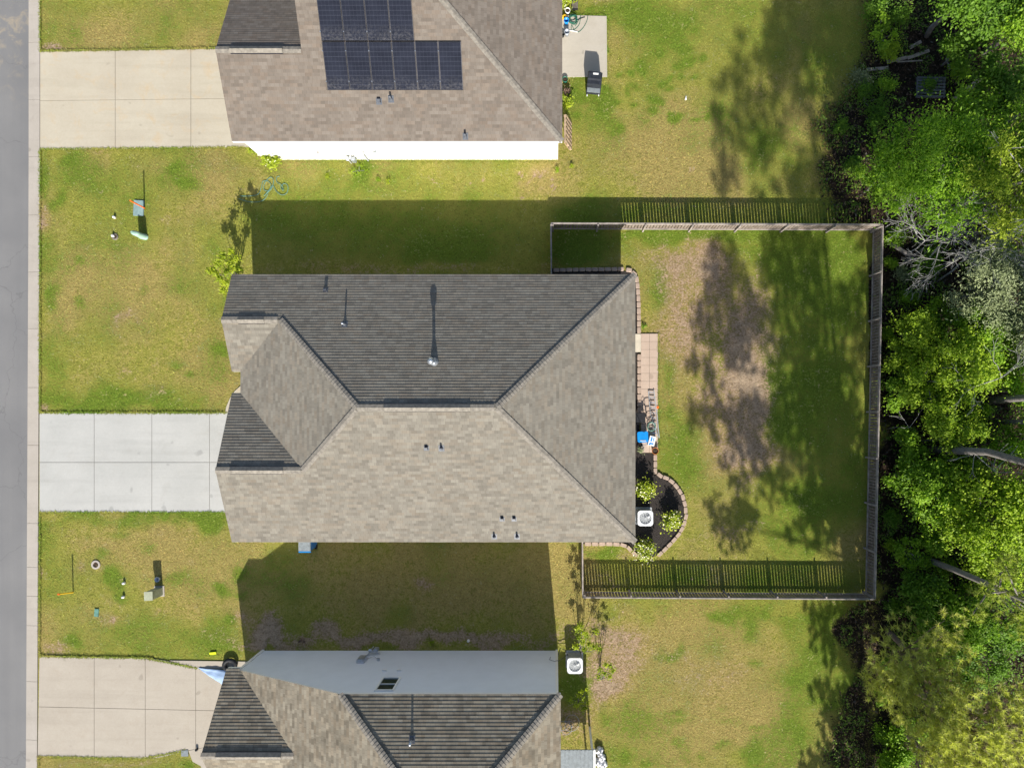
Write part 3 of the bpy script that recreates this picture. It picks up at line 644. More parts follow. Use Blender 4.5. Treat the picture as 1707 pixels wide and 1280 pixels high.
# ---- middle house
hs = thing('house', 'single storey middle house with grey tan shingle hip roof and two small front gables', 'house', G(745, 681))
n_, s_, e_, w_, gx_ = 478, 884, 1047, 448, 435; rid = 681
RH = hx(0, rid, n_); gr_n = 478+73.7; gr_s = 884-113; hn = hx(0, gr_n, n_); hsg = hx(0, gr_s, s_)
re_, rw_ = e_-(rid-n_), w_+(rid-n_)
mn = w_+(gr_n-n_); ms = w_+(s_-gr_s)
pl = [([G(gx_, n_, EH), G(e_, n_, EH), G(e_-(gr_n-n_), gr_n, hn), G(gx_, gr_n, hn)], (0, 1)),
      ([G(mn, gr_n, hn), G(e_-(gr_n-n_), gr_n, hn), G(re_, rid, RH), G(rw_, rid, RH)], (0, 1)),
      ([G(gx_, s_, EH), G(e_, s_, EH), G(e_-(s_-gr_s), gr_s, hsg), G(gx_, gr_s, hsg)], (0, -1)),
      ([G(ms, gr_s, hsg), G(e_-(s_-gr_s), gr_s, hsg), G(re_, rid, RH), G(rw_, rid, RH)], (0, -1)),
      ([G(e_, n_, EH), G(e_, s_, EH), G(re_, rid, RH)], (1, 0)),
      ([G(w_, gr_n+73.7, EH), G(w_, gr_s-113, EH), G(ms, gr_s, hsg), G(rw_, rid, RH), G(mn, gr_n, hn)], (-1, 0)),
      ([G(gx_, gr_n, hn), G(mn, gr_n, hn), G(w_, gr_n+73.7, EH), G(gx_, gr_n+73.7, EH)], (0, -1)),
      ([G(gx_, gr_s-113, EH), G(w_, gr_s-113, EH), G(ms, gr_s, hsg), G(gx_, gr_s, hsg)], (0, 1))]
rf = roof_obj(hs, pl, M_SH_C)
cm = MB()
for a, b in ((G(rw_, rid, RH), G(re_, rid, RH)), (G(e_, n_, EH), G(re_, rid, RH)), (G(e_, s_, EH), G(re_, rid, RH)), (G(mn, gr_n, hn), G(rw_, rid, RH)), (G(ms, gr_s, hsg), G(rw_, rid, RH)),
             (G(gx_, gr_n, hn), G(mn, gr_n, hn)), (G(gx_, gr_s, hsg), G(ms, gr_s, hsg))): cm = MB(); caps(cm, a+Vector((0, 0, .012)), b+Vector((0, 0, .012))); cm.build('ridge_cap', M_CAP, rf)
ol = [(gx_, n_), (e_, n_), (e_, s_), (gx_, s_), (gx_, gr_s-113), (w_, gr_s-113), (w_, gr_n+73.7), (gx_, gr_n+73.7)]
outline(hs, ol, EH, M_TRIM)
wm = MB(); wm.prism([(G(*p).x, G(*p).y) for p in [(445, 488), (1037, 488), (1037, 874), (445, 874), (445, 668), (458, 668), (458, 615), (445, 615)]], 0, EH-.17); wm.build('wall', M_SID_T, hs)
gable_wall(hs, 443, n_+6, gr_n+68, gr_n, EH, hn-.06, M_SID_T); gable_wall(hs, 443, gr_s-106, s_-6, gr_s, EH, hsg-.06, M_SID_T)
garage_door(hs, G(445, 771), 4.9, 2.13); entry_door(hs, G(458, 640), (-1, 0, 0)); window(hs, G(445, 552, 1.5), .9, 1.5, (-1, 0, 0))
for v_ in (540, 740, 800): window(hs, G(1037, v_, 1.5), 1.0, 1.4, (1, 0, 0))
entry_door(hs, G(1037, 572), (1, 0, 0))
for u_ in (600, 800, 950): window(hs, G(u_, 488, 1.6), .9, 1.2, (0, 1, 0))
for u_ in (560, 720, 900): window(hs, G(u_, 874, 1.6), .9, 1.2, (0, -1, 0))
def north(u, v): return G(u, v, hx(u, v, n_))
def south(u, v): return G(u, v, hx(u, v, s_))
def img_to(fn, u, v):          # plan point on a slope that shows at photo pixel (u, v)
    z = 4.0
    for _ in range(12):
        p = P(u, v, z); gu, gv = p.x*32+925, 688-p.y*32; q = fn(gu, gv); z = q.z
    return q
ridge_vent(hs, 459, 498, gr_n, hn, PT); ridge_vent(hs, 688, 808, rid, RH, PT); ridge_vent(hs, 456, 533, gr_s, hsg, PT)
vent_pipe(hs, img_to(north, 575, 541), .42, .04, sgn=-1); box_vent(hs, img_to(north, 543, 484), sgn=-1, s=.16)
pf = img_to(north, 724, 604)
m = MB(); m.cyl(pf-Vector((0, 0, .1)), pf+Vector((0, 0, .75)), .07, n=14); fl = m.build('flue_pipe', M_METAL, hs, True)
m = MB(); m.lathe((pf.x, pf.y, pf.z), [(.22, -.06), (.17, .06), (.10, .22), (.08, .26)], 16); m.build('flashing', M_METAL, fl, True)
m = MB(); m.lathe((pf.x, pf.y, pf.z+.72), [(.08, 0), (.14, .02), (.14, .10), (.16, .11), (.03, .19)], 16); m.build('rain_cap', M_METAL, fl, True)
box_vent(hs, img_to(south, 711, 747), s=.16); vent_pipe(hs, img_to(south, 736, 747), .25)
for u_ in (837, 857): box_vent(hs, img_to(south, u_, 865), s=.16)
for u_ in (824, 862): vent_pipe(hs, img_to(south, u_, 894), .25)

# ---- upper neighbour
hu = thing('house', 'single storey upper house with brown tan shingle roof, solar panels and white wall', 'house', G(745, 100))
n2, s2, e2, g2, m2 = -129.5, 276.5, 936, 435, 559; r2 = 73.5; RH2 = hx(0, r2, s2); gr2 = 164; hg2 = hx(0, gr2, s2)
def south2(u, v): return G(u, v, hx(u, v, s2))
pl = [([G(g2, s2, EH), G(e2, s2, EH), G(e2-(s2-gr2), gr2, hg2), G(g2, gr2, hg2)], (0, -1)),
      ([G(m2, gr2, hg2), G(e2-(s2-gr2), gr2, hg2), G(e2-203, r2, RH2), G(m2, r2, RH2)], (0, -1)),
      ([G(m2, n2, EH), G(e2, n2, EH), G(e2-203, r2, RH2), G(m2, r2, RH2)], (0, 1)),
      ([G(e2, n2, EH), G(e2, s2, EH), G(e2-203, r2, RH2)], (1, 0)),
      ([G(g2, gr2-112.5, EH), G(m2+6, gr2-112.5, EH), G(m2+6, gr2, hg2), G(g2, gr2, hg2)], (0, 1))]
rf = roof_obj(hu, pl, M_SH_U)
cm = MB()
for a, b in ((G(m2, r2, RH2), G(e2-203, r2, RH2)), (G(e2, s2, EH), G(e2-203, r2, RH2)), (G(e2, n2, EH), G(e2-203, r2, RH2)), (G(g2, gr2, hg2), G(m2, gr2, hg2))): cm = MB(); caps(cm, a+Vector((0, 0, .012)), b+Vector((0, 0, .012))); cm.build('ridge_cap', M_CAP, rf)
outline(hu, [(g2, gr2-112.5), (m2, gr2-112.5), (m2, n2), (e2, n2), (e2, s2), (g2, s2)], EH, M_TRIM)
wm = MB(); wm.prism([(G(*p).x, G(*p).y) for p in [(441, 61), (567, 61), (567, -120), (930, -120), (930, 267), (441, 267)]], 0, EH-.17); wm.build('wall', M_SID_W, hu)
gable_wall(hu, 440, gr2-105, s2-6, gr2, EH, hg2-.06, M_SID_W); gable_wall(hu, 561, n2+8, s2-40, r2, EH+.3, RH2-.12, M_SID_W)
garage_door(hu, G(441, 164), 4.9, 2.13); window(hu, G(700, -120, 1.5), 1, 1.3, (0, 1, 0)); window(hu, G(930, 200, 1.5), 1, 1.3, (1, 0, 0)); entry_door(hu, G(930, 60), (1, 0, 0))
ridge_vent(hu, 456, 532, gr2, hg2, PT)
box_vent(hu, img_to(south2, 632, 170), s=.18); vent_pipe(hu, img_to(south2, 652, 166), .3, .05); vent_pipe(hu, img_to(south2, 776, 228), .28, .05)
# solar panels
def panel(u0, u1, v0, v1):   # photo pixels of the corners on the slope
    a = img_to(south2, u0, v1); b = img_to(south2, u1, v1)
    return a, b
th = math.atan(PT); up2 = Vector((0, math.cos(th), math.sin(th))); nr2 = Vector((0, -math.sin(th), math.cos(th)))
base = img_to(south2, 547, 151); wp = (img_to(south2, 773, 151)-base).x/6.0; lp = 1.92
def solar_panel(i, row, k):
    o3 = base+Vector((i*wp, 0, 0))+up2*(row*(lp+.05))+nr2*.11
    m = MB(); q = [o3+Vector((.01, 0, 0)), o3+Vector((wp-.01, 0, 0)), o3+Vector((wp-.01, 0, 0))+up2*lp, o3+Vector((.01, 0, 0))+up2*lp]
    m.add([p-nr2*.04 for p in q]+q, [(3, 2, 1, 0), (0, 1, 5, 4), (1, 2, 6, 5), (2, 3, 7, 6), (3, 0, 4, 7)]); o = m.build('solar_panel', M_SOLARF, hu)
    q2 = [o3+Vector((.03, 0, 0))+up2*.02, o3+Vector((wp-.03, 0, 0))+up2*.02, o3+Vector((wp-.03, 0, 0))+up2*(lp-.02), o3+Vector((.03, 0, 0))+up2*(lp-.02)]
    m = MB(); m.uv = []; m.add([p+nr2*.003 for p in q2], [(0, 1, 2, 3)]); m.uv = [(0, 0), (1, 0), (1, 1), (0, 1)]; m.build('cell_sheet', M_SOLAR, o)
    for d in (.35, lp-.35): m = MB(); m.box(o3+up2*d+nr2*.006, (.035, .05, .02)); m.build('clamp', M_METAL, o)
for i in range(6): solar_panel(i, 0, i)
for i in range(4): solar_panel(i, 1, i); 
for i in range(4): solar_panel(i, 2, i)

# ---- lower neighbour
hl = thing('house', 'two storey lower house with pale grey siding wall and weathered shingle roof', 'house', G(780, 1280))
P2 = .44; EH2 = EH+P2*(627-446)/32
def hw_(u): return EH+P2*(u-446)/32
def north3(u, v): return G(u, v, EH2+P2*(v-1078)/32)
rr = EH2+P2*153/32
gh = EH+.42*108/32
pl = [([G(627, 1078, EH2), G(933, 1078, EH2), G(780, 1231, rr)], (0, 1)),
      ([G(933, 1078, EH2), G(933, 1490, EH2), G(780, 1337, rr), G(780, 1231, rr)], (1, 0)),
      ([G(780, 1337, rr), G(933, 1490, EH2), G(627, 1490, EH2)], (0, -1)),
      ([G(446, 1078, EH), G(627, 1078, EH2), G(780, 1231, rr), G(780, 1337, rr), G(627, 1490, EH2), G(446, 1490, EH)], (-1, 0))]
rf = roof_obj(hl, pl, M_SH_L)
va = 446+(gh-EH)/P2*32
slp = [([G(427, 1075, EH), G(446, 1075, EH), G(va, 1183, gh), G(414, 1183, gh)], (0, 1)),
       ([G(414, 1183, gh), G(va, 1183, gh), G(446, 1291, EH), G(427, 1291, EH)], (0, -1))]
rf2 = roof_obj(hl, slp, M_SH_L)
cm = MB()
for a, b in ((G(627, 1078, EH2), G(780, 1231, rr)), (G(933, 1078, EH2), G(780, 1231, rr)), (G(780, 1231, rr), G(780, 1337, rr)), (G(414, 1183, gh), G(va, 1183, gh))): cm = MB(); caps(cm, a+Vector((0, 0, .012)), b+Vector((0, 0, .012))); cm.build('ridge_cap', M_CAP, rf)
outline(hl, [(627, 1078), (933, 1078), (933, 1490), (627, 1490)], EH2, M_TRIM, th=.15)
outline(hl, [(428, 1075), (447, 1075), (447, 1490), (428, 1490)], EH, M_TRIM, th=.15)
m = MB(); pr = [(440, 0), (928, 0), (928, EH2-.15), (629, EH2-.15), (440, EH-.18)]
vs = [G(x_, 1084, z_) for x_, z_ in pr]+[G(x_, 1484, z_) for x_, z_ in pr]
m.add(vs, [(0, 1, 2, 3, 4), (9, 8, 7, 6, 5), (0, 5, 6, 1), (1, 6, 7, 2), (2, 7, 8, 3), (3, 8, 9, 4), (4, 9, 5, 0)]); m.build('wall', M_SID_G, hl)
gable_wall(hl, 436, 1082, 1284, 1183, EH, gh-.08, M_SID_G)
# rake board along the sloping north edge, corner trim
m = MB(); a, b = G(446, 1079, EH), G(627, 1079, EH2); m.add([a, b, b-Vector((0, 0, .14)), a-Vector((0, 0, .14)), a-Vector((0, .1, 0)), b-Vector((0, .1, 0)), b-Vector((0, .1, .14)), a-Vector((0, .1, .14))], [(0, 1, 2, 3), (7, 6, 5, 4), (0, 4, 5, 1), (3, 2, 6, 7)]); m.build('rake_board', M_TRIM, hl)
for x_, z_ in ((439, EH-.2), (928, EH2-.16)): m = MB(); m.box(G(x_, 1083.6, z_/2), (.12, .09, z_)); m.build('corner_trim', M_TRIM, hl)
window(hl, G(681.5, 1084, 4.0), .86, 1.36, (0, 1, 0)); garage_door(hl, G(440, 1183), 4.9, 2.13)
for v_ in (1150, 1300): window(hl, G(928, v_, 4.1), 1, 1.3, (1, 0, 0))
entry_door(hl, G(928, 1260), (1, 0, 0))
for u_, v_ in ((641, 1118), (665, 1118)):
    k = 396/(v_-688.0); z_ = H*(1-k); p = G(925-(925-u_)*k, 1083.3, z_); m = MB(); m.box(p, (.20, .10, .10)); m.build('wall_vent', M_TRIM, hl)
ridge_vent(hl, 436, 530, 1183, gh, .42)
vent_pipe(hl, img_to(north3, 687, 1232), .45, .05, sgn=-1)
# lean-to roof beside the lower house
lt_ = thing('patio_cover', 'flat grey metal patio cover against the lower house at the bottom edge', 'patio cover', G(960, 1250))
m = MB(); m.box(G(959, 1265, 2.4), (52/32, 116/32, .06))
for i in range(9): m.box(G(935+i*6.1, 1265, 2.445), (.03, 116/32-.02, .03))
m.build('roof', M_GREYC, lt_); m = MB(); m.box(G(986, 1265, 2.38), (.10, 116/32, .12)); m.build('gutter', M_TRIM, lt_)
for v_ in (1212, 1318): m = MB(); m.box(G(983, v_, 1.16), (.1, .1, 2.32)); m.build('post', M_TRIM, lt_)

# ------------------------------------------------------------------ fence
FH = 1.03
def fence(label, a, b, inside_dir, z=FH, rails_in=True):
    a = Vector(a); b = Vector(b); d = b-a; L = d.length; d.normalize(); ins = Vector((inside_dir[0], inside_dir[1], 0))
    t_ = thing('fence', label, 'fence', a); ang = math.atan2(d.y, d.x); Rz = Matrix.Rotation(ang, 3, 'Z')
    npan = max(1, round(L/2.44)); pw = L/npan; pitch = .155
    for k in range(npan):
        m = MB(); n = max(1, round(pw/pitch)); st = pw/n
        for i in range(n):
            c = a+d*(k*pw+(i+.5)*st); hgt = z+random.uniform(-.012, .008); tilt = Matrix.Rotation(ang+random.uniform(-.02, .02), 3, 'Z')
            m.box((c.x, c.y, hgt/2+.02), (st-.031-random.uniform(-.006, .008), .016, hgt-.02), M=tilt)
        m.build('picket_panel', M_FENCE, t_)
        m = MB(); c = a+d*((k+.5)*pw)+ins*.032
        for zz_ in (.17, z-.06): m.box((c.x, c.y, zz_), (pw-.02, .04, .08), M=Rz)
        c = a+d*((k+.5)*pw)+ins*.01; m.box((c.x, c.y, z+.02), (pw-.01, .055, .028), M=Rz)
        m.build('rail', M_RAIL, t_)
    for k in range(npan+1):
        c = a+d*min(max(k*pw, .05), L-.05)+ins*.10; m = MB(); m.box((c.x, c.y, (z+.07)/2), (.075, .085, z+.07), M=Rz); m.build('post', M_RAIL, t_)
    return t_
zt = FH
fence('long wooden picket fence along the upper side of the back yard', P(918, 372, zt), P(1471, 374, zt), (0, -1))
fence('wooden picket fence at the woods end of the back yard', P(1472, 375, zt), P(1459, 998, zt), (-1, 0))
fence('long wooden picket fence along the lower side of the back yard', P(971, 996, zt), P(1458, 999, zt), (0, 1))
fence('short wooden fence joining the upper yard fence to the middle house', P(918, 374, zt), G(919, 487, zt)*1.0, (1, 0))
fence('short wooden fence joining the lower yard fence to the middle house', G(969, 876), P(971, 994, zt)-Vector((0, 0, zt)), (1, 0))

# ------------------------------------------------------------------ foliage
def leaf_cloud(centres, radii, n_each, size, bias=.5, flat_=.75, seed=0, aspect=.55):
    """numpy leaves spread through clumps; returns V, F(quads), tone"""
    rg = np.random.default_rng(seed); C = np.repeat(np.array(centres, dtype=float), n_each, 0); Rr = np.repeat(np.array(radii, dtype=float), n_each); n = len(C)
    d = rg.normal(size=(n, 3)); d /= np.linalg.norm(d, axis=1)[:, None]; rad = np.minimum(np.abs(rg.normal(size=n))*.62, 1.7)
    off = d*rad[:, None]*Rr[:, None]; off[:, 2] *= flat_; p = C+off
    nr = rg.normal(size=(n, 3))*.8+np.array([.06, -.65, 1.0])*bias*2.4+d*.35; nr /= np.linalg.norm(nr, axis=1)[:, None]
    tt = rg.normal(size=(n, 3)); tt -= nr*(tt*nr).sum(1)[:, None]; tt /= np.linalg.norm(tt, axis=1)[:, None]; bb = np.cross(nr, tt)
    s = size*rg.uniform(.6, 1.35, n)[:, None]; w_ = s*aspect
    V = np.stack([p-tt*s*.5, p+bb*w_*.5-tt*s*.05, p+tt*s*.5-nr*s*.12, p-bb*w_*.5-tt*s*.05], 1).reshape(-1, 3)
    ct = np.repeat(rg.random(len(centres)), n_each); tn = np.clip(.5*ct+.5*rg.random(n)**1.3, 0, 1)
    return V, np.arange(4*n).reshape(-1, 4), np.repeat(tn, 4)
def needle_cloud(centres, radii, n_tuft, n_need=22, ln=.20, wd=.016, seed=0, flat_=.7):
    rg = np.random.default_rng(seed); C = np.repeat(np.array(centres, dtype=float), n_tuft, 0); Rr = np.repeat(np.array(radii, dtype=float), n_tuft); n = len(C)
    d = rg.normal(size=(n, 3)); d[:, 2] = np.abs(d[:, 2])*.8-.15; d /= np.linalg.norm(d, axis=1)[:, None]
    off = d*(rg.random(n)**.5)[:, None]*Rr[:, None]; off[:, 2] *= flat_; T_ = C+off
    dirs = np.repeat(d, n_need, 0)*.55+rg.normal(size=(n*n_need, 3))*.6; dirs[:, 2] += .12; dirs /= np.linalg.norm(dirs, axis=1)[:, None]
    B = np.repeat(T_, n_need, 0); L = ln*rg.uniform(.6, 1.2, n*n_need)[:, None]
    sd_ = np.cross(dirs, rg.normal(size=dirs.shape)*.45+np.array([.07, -.85, .55])); sd_ /= np.linalg.norm(sd_, axis=1)[:, None]+1e-9
    V = np.stack([B+dirs*L*.08-sd_*wd/2, B+dirs*L*.08+sd_*wd/2, B+dirs*L], 1).reshape(-1, 3)
    tn = np.clip(np.repeat(rg.random(n), n_need)*.55+rg.random(n*n_need)*.45, 0, 1)
    return V, np.arange(3*n*n_need).reshape(-1, 3), np.repeat(tn, 3)

def limb(m, a, b, r0, r1, wob=.1, seg=4, rg=random):
    a, b = Vector(a), Vector(b); L = (b-a).length; pts = []
    for i in range(seg+1):
        f = i/seg; p = a.lerp(b, f)
        if 0 < i < seg: p += Vector((rg.uniform(-1, 1), rg.uniform(-1, 1), rg.uniform(-.3, .8)))*wob*L*.35
        pts.append(p)
    m.tube(pts, [r0+(r1-r0)*i/seg for i in range(seg+1)], 6); return pts

def tree(name, label, cat, g, h, r, rz, zc, mat, n=26, leaves=260, size=.15, seed=1, trunk_r=.12, barkm=None, group=None, kind='leaf', cr=(.5, .95), lean=(0, 0), clumps=None, needles=20, tufts=16, nl=.20, nw=.016, aspect=.55, low=.0):
    """g plan photo pixels of the stem; crown ellipsoid r x rz centred zc up"""
    rg = random.Random(seed); b = G(*g); t_ = thing(name, label, cat, b, group=group)
    cen = []; rad = []; rz = rz*(.62 if kind == 'leaf' else .5)
    cx, cy = b.x+lean[0], b.y+lean[1]
    if clumps is None:
        for i in range(n):
            while True:
                d = Vector((rg.uniform(-1, 1), rg.uniform(-1, 1), rg.uniform(-1+low, 1)))
                if .25 < d.length < 1: break
            k = rg.uniform(.8, 1.12); cen.append((cx+d.x*r*k, cy+d.y*r*k, zc+d.z*rz)); rad.append(r*rg.uniform(*cr)*.5)
    else:
        for c in clumps: cen.append(tuple(c[:3])); rad.append(c[3])
    m = MB(); top = Vector((cx, cy, zc+rz*.3))
    base_ = limb(m, b-Vector((0, 0, .1)), top, trunk_r, trunk_r*.35, .08, 6, rg)
    for i, c in enumerate(cen):
        if i % 2 and clumps is None and n > 16: continue
        k = min(5, max(1, int(6*(c[2]-.3*r)/max(top.z, .1)*.8))); limb(m, base_[k], c, trunk_r*.32, .012, .12, 3, rg)
    m.build('trunk', barkm or M_BARK, t_, True)
    if kind == 'leaf': V, F, tn = leaf_cloud(cen, rad, leaves, size, seed=seed, aspect=aspect)
    else: V, F, tn = needle_cloud(cen, rad, tufts, needles, nl, nw, seed=seed)
    np_mesh('crown', V, F, mat, t_, tn, off=b)
    return t_

# understorey and canopy trees of the wood: (plan u, v), crown r, half height, centre height, leaf kind
WG = 'trees of the wood beyond the fence'
tree('tree', 'broad feathery light green tree overhanging the lawn beyond the upper fence corner', 'tree', (1500, 345), 6, 2.9, 1.5, 4.4, M_LF_F, 50, 420, .15, 5, .16, group=WG, lean=(-.7, .3), aspect=.35)
tree('tree', 'yellow green sunlit feathery tree at the right edge above the dead branches', 'tree', (1560, 375), 7, 2.3, 1.6, 5.6, M_LF_Y, 34, 420, .14, 6, .15, group=WG, aspect=.35)
tree('tree', 'dark green leafy tree at the top right above the brown leaf litter', 'tree', (1545, 60), 6, 2.1, 1.6, 4.0, M_LF_D, 28, 420, .15, 7, .14, group=WG)
tree('tree', 'green leafy tree in the top right corner', 'tree', (1640, 90), 6, 2.4, 2.0, 4.0, M_LF_M, 30, 420, .15, 8, .15, group=WG)
tree('tree', 'small bright green sapling left of the weathered pallet', 'tree', (1455, 70), 2, .8, .5, .9, M_LF_M, 9, 220, .12, 9, .04, group=WG)
tree('tree', 'grey green laurel tree right of the fallen trunk', 'tree', (1590, 500), 5, 2.2, 1.5, 3.0, M_LF_G, 34, 380, .15, 10, .13, group=WG, aspect=.3)
tree('tree', 'grey green tree at the right edge below the dead branches', 'tree', (1650, 560), 5, 2.0, 1.5, 3.4, M_LF_G, 26, 380, .15, 11, .12, group=WG, aspect=.3)
tree('tree', 'vivid yellow green bush tree just beyond the fence near its upper third', 'tree', (1503, 560), 4, 1.25, 1.3, 1.9, M_LF_B, 22, 360, .12, 12, .08, group=WG)
tree('tree', 'bright green young tree leaning over the middle of the fence', 'tree', (1515, 640), 4, 1.5, 1.5, 2.0, M_LF_B, 26, 380, .13, 13, .09, group=WG)
tree('tree', 'bright green tree behind the middle fence saplings', 'tree', (1560, 610), 5, 1.6, 1.4, 2.8, M_LF_B, 26, 380, .13, 14, .10, group=WG)
tree('tree', 'sunlit yellow green tree left of the two pale grey trunks', 'tree', (1548, 700), 4, 1.5, 1.2, 2.1, M_LF_B, 24, 380, .13, 15, .09, group=WG)
tree('tree', 'small mid green tree behind the fence beside the curved dark trunk', 'tree', (1500, 735), 3, 1.0, .9, 1.2, M_LF_M, 14, 320, .12, 16, .06, group=WG)
tree('tree', 'green maple like tree below the curved dark trunk', 'tree', (1520, 820), 5, 1.6, 1.4, 2.0, M_LF_M, 28, 400, .14, 17, .1, group=WG)
tree('tree', 'large bright green maple like tree in the lower middle of the wood', 'tree', (1590, 850), 6, 2.4, 1.6, 3.0, M_LF_B, 38, 420, .15, 18, .14, group=WG)
tree('tree', 'yellow green sunlit crown at the right edge above the straight dark trunk', 'tree', (1650, 830), 7, 2.2, 1.8, 3.6, M_LF_B, 32, 420, .15, 19, .14, group=WG)
tree('tree', 'small dark green tree touching the fence near its lower corner', 'tree', (1497, 915), 3, .85, .9, 1.2, M_LF_M, 14, 320, .12, 20, .06, group=WG)
tree('tree', 'dark green leafy tree beyond the lower fence corner', 'tree', (1505, 985), 4, 1.4, 1.2, 1.7, M_LF_D, 24, 400, .13, 21, .09, group=WG)
tree('tree', 'mid green tree between the lower fence corner and the pine', 'tree', (1560, 1010), 4, 1.7, 1.1, 1.8, M_LF_M, 26, 380, .13, 22, .09, group=WG)
tree('tree', 'low dark green tree under the pines at the right edge', 'tree', (1640, 1030), 4, 1.7, 1.1, 1.8, M_LF_D, 24, 380, .13, 23, .09, group=WG)
tree('tree', 'green leafy bush tree at the bottom edge under the big pine', 'tree', (1500, 1225), 3, 1.3, 1.0, 1.1, M_LF_M, 20, 360, .13, 24, .07, group=WG)
tree('tree', 'green tree at the right edge between the grey green crowns and grey trunks', 'tree', (1665, 650), 5, 1.6, 1.2, 2.6, M_LF_M, 22, 380, .13, 25, .09, group=WG)
tree('tree', 'green tree at the right edge below the curved dark trunk', 'tree', (1660, 745), 5, 1.6, 1.2, 2.2, M_LF_M, 22, 380, .13, 26, .09, group=WG)
tree('tree', 'dark green tree at the right edge of the brown clearing', 'tree', (1610, 190), 5, 1.6, 1.4, 3.2, M_LF_D, 24, 400, .14, 27, .1, group=WG)
tree('tree', 'low green tree under the dead branches beside the upper fence corner', 'tree', (1530, 440), 3, 1.0, .6, .8, M_LF_D, 12, 260, .12, 28, .06, group=WG)
for i, (g, h_, r_, zc, mt, n_, lb) in enumerate([
  ((1480, 600), 3, .9, 1.3, M_LF_B, 16, 'narrow bright green tree touching the fence at its middle'), ((1483, 660), 3, .8, 1.0, M_LF_M, 14, 'narrow green tree touching the fence below the middle'),
  ((1490, 790), 3, 1.0, 1.3, M_LF_M, 16, 'green tree hugging the fence left of the maple like trees'), ((1560, 790), 4, 1.4, 1.6, M_LF_M, 22, 'green tree between the curved trunk and the large maple like tree'),
  ((1540, 880), 4, 1.1, 1.3, M_LF_M, 16, 'green tree above the foot of the straight dark trunk'), ((1600, 925), 5, 1.6, 2.4, M_LF_B, 26, 'bright green tree right of the straight dark trunk'), ((1650, 960), 5, 1.5, 2.0, M_LF_D, 22, 'dark green tree at the right edge beside the pine crown'),
  ((1540, 1050), 4, 1.4, 1.6, M_LF_M, 22, 'green tree directly above the bright olive pine'), ((1600, 1080), 4, 1.6, 1.4, M_LF_D, 22, 'dark green tree behind the bright olive pine'), ((1590, 560), 5, 1.5, 2.4, M_LF_M, 22, 'green tree under the grey green crowns'),
  ((1620, 610), 5, 1.3, 2.0, M_LF_B, 20, 'bright green tree just above the upper pale trunk'), ((1600, 690), 4, 1.0, 1.0, M_LF_M, 14, 'low green tree between the two pale grey trunks'), ((1590, 30), 6, 1.6, 3.4, M_LF_D, 22, 'dark green tree at the top edge'),
  ((1570, 110), 5, 1.1, 2.2, M_LF_D, 16, 'small dark green tree in the upper clearing'), ((1600, 300), 7, 2.0, 4.6, M_LF_M, 30, 'mid green tree at the right edge behind the feathery tree'), ((1545, 255), 6, 1.7, 3.4, M_LF_M, 24, 'green tree between the pallet and the feathery tree'),
  ((1440, 320), 5, 1.3, 2.4, M_LF_M, 20, 'green lower limb tree at the lawn side of the feathery tree'), ((1620, 440), 5, 1.3, 2.2, M_LF_M, 18, 'green tree at the right edge by the tangled dead twigs'), ((1530, 545), 4, 1.1, 1.4, M_LF_M, 16, 'green tree above the bright saplings'),
  ((1500, 1100), 2, .8, .7, M_LF_D, 12, 'low dark green tree under the pine by the bare strip'), ((1470, 1265), 3, 1.0, .9, M_LF_M, 16, 'green tree at the bottom edge by the bare strip')]):
    tree('tree', lb, 'tree', g, h_, r_, r_*.85, zc, mt, n_, 340, .13, 300+i, .07, group=WG)
# pines of the wood edge
PG = 'long needled pines at the lower right'
tree('pine_tree', 'olive needled pine spreading over the strip of bare soil below the fence corner', 'pine tree', (1480, 1052), 8, 2.6, 1.4, 4.6, M_NEED, 60, 0, 0, 31, .16, M_BARKP, PG, 'needle', cr=(.45, .7), tufts=13, needles=30, nl=.26, nw=.026, lean=(-1.1, 0))
tree('pine_tree', 'large olive needled pine filling the bottom right corner', 'pine tree', (1520, 1140), 9, 3.1, 1.6, 5.4, M_NEED, 76, 0, 0, 32, .18, M_BARKP, PG, 'needle', cr=(.4, .6), tufts=13, needles=30, nl=.26, nw=.026)
tree('pine_tree', 'olive pine cut off by the bottom edge right of the bare strip', 'pine tree', (1492, 1205), 8, 2.3, 1.3, 4.2, M_NEED, 40, 0, 0, 34, .15, M_BARKP, PG, 'needle', cr=(.45, .7), tufts=12, needles=28, nl=.26, nw=.026)
# tall trees whose bare trunks cross the gaps and whose crowns lie past the picture's edge
def tall(label, g, pts, r0, z0, z1, rc, seed, mat=M_NEED2, nc=26, barkm=M_BARK, rx=None):
    rg = random.Random(seed); b = G(*g); t_ = thing('pine_tree', label, 'pine tree', b, group='tall pines standing in the wood')
    m = MB(); path = [b-Vector((0, 0, .1))]+[b+Vector(p) for p in pts]; m.tube(path, [r0*(1-.6*i/(len(path)-1)) for i in range(len(path))], 9)
    cen = []; rad = []; top = path[-1]
    for i in range(nc):
        z = z0+(z1-z0)*rg.random(); a = rg.uniform(0, 6.28); k = rc*rg.uniform(.25, 1)*(1-.55*(z-z0)/(z1-z0)); c = Vector((top.x+k*math.cos(a), top.y+k*math.sin(a), z))
        cen.append(tuple(c)); rad.append(rg.uniform(.45, .85)); limb(m, Vector((top.x, top.y, min(top.z, max(z-.6, pts[0][2]))))*1.0, c, .05, .02, .1, 3, rg)
    m.build('trunk', barkm, t_, True); V, F, tn = needle_cloud(cen, rad, 16, 26, .24, .03, seed=seed); np_mesh('crown', V, F, mat, t_, tn, off=b); return t_
tall('tall pine with a straight dark trunk slanting through the lower gap in the wood', (1530, 926), [(.05, 0, 3), (.1, -.1, 6), (0, -.1, 8), (0, 0, 10.5)], .17, 5.8, 10.5, 2.3, 41, nc=30)
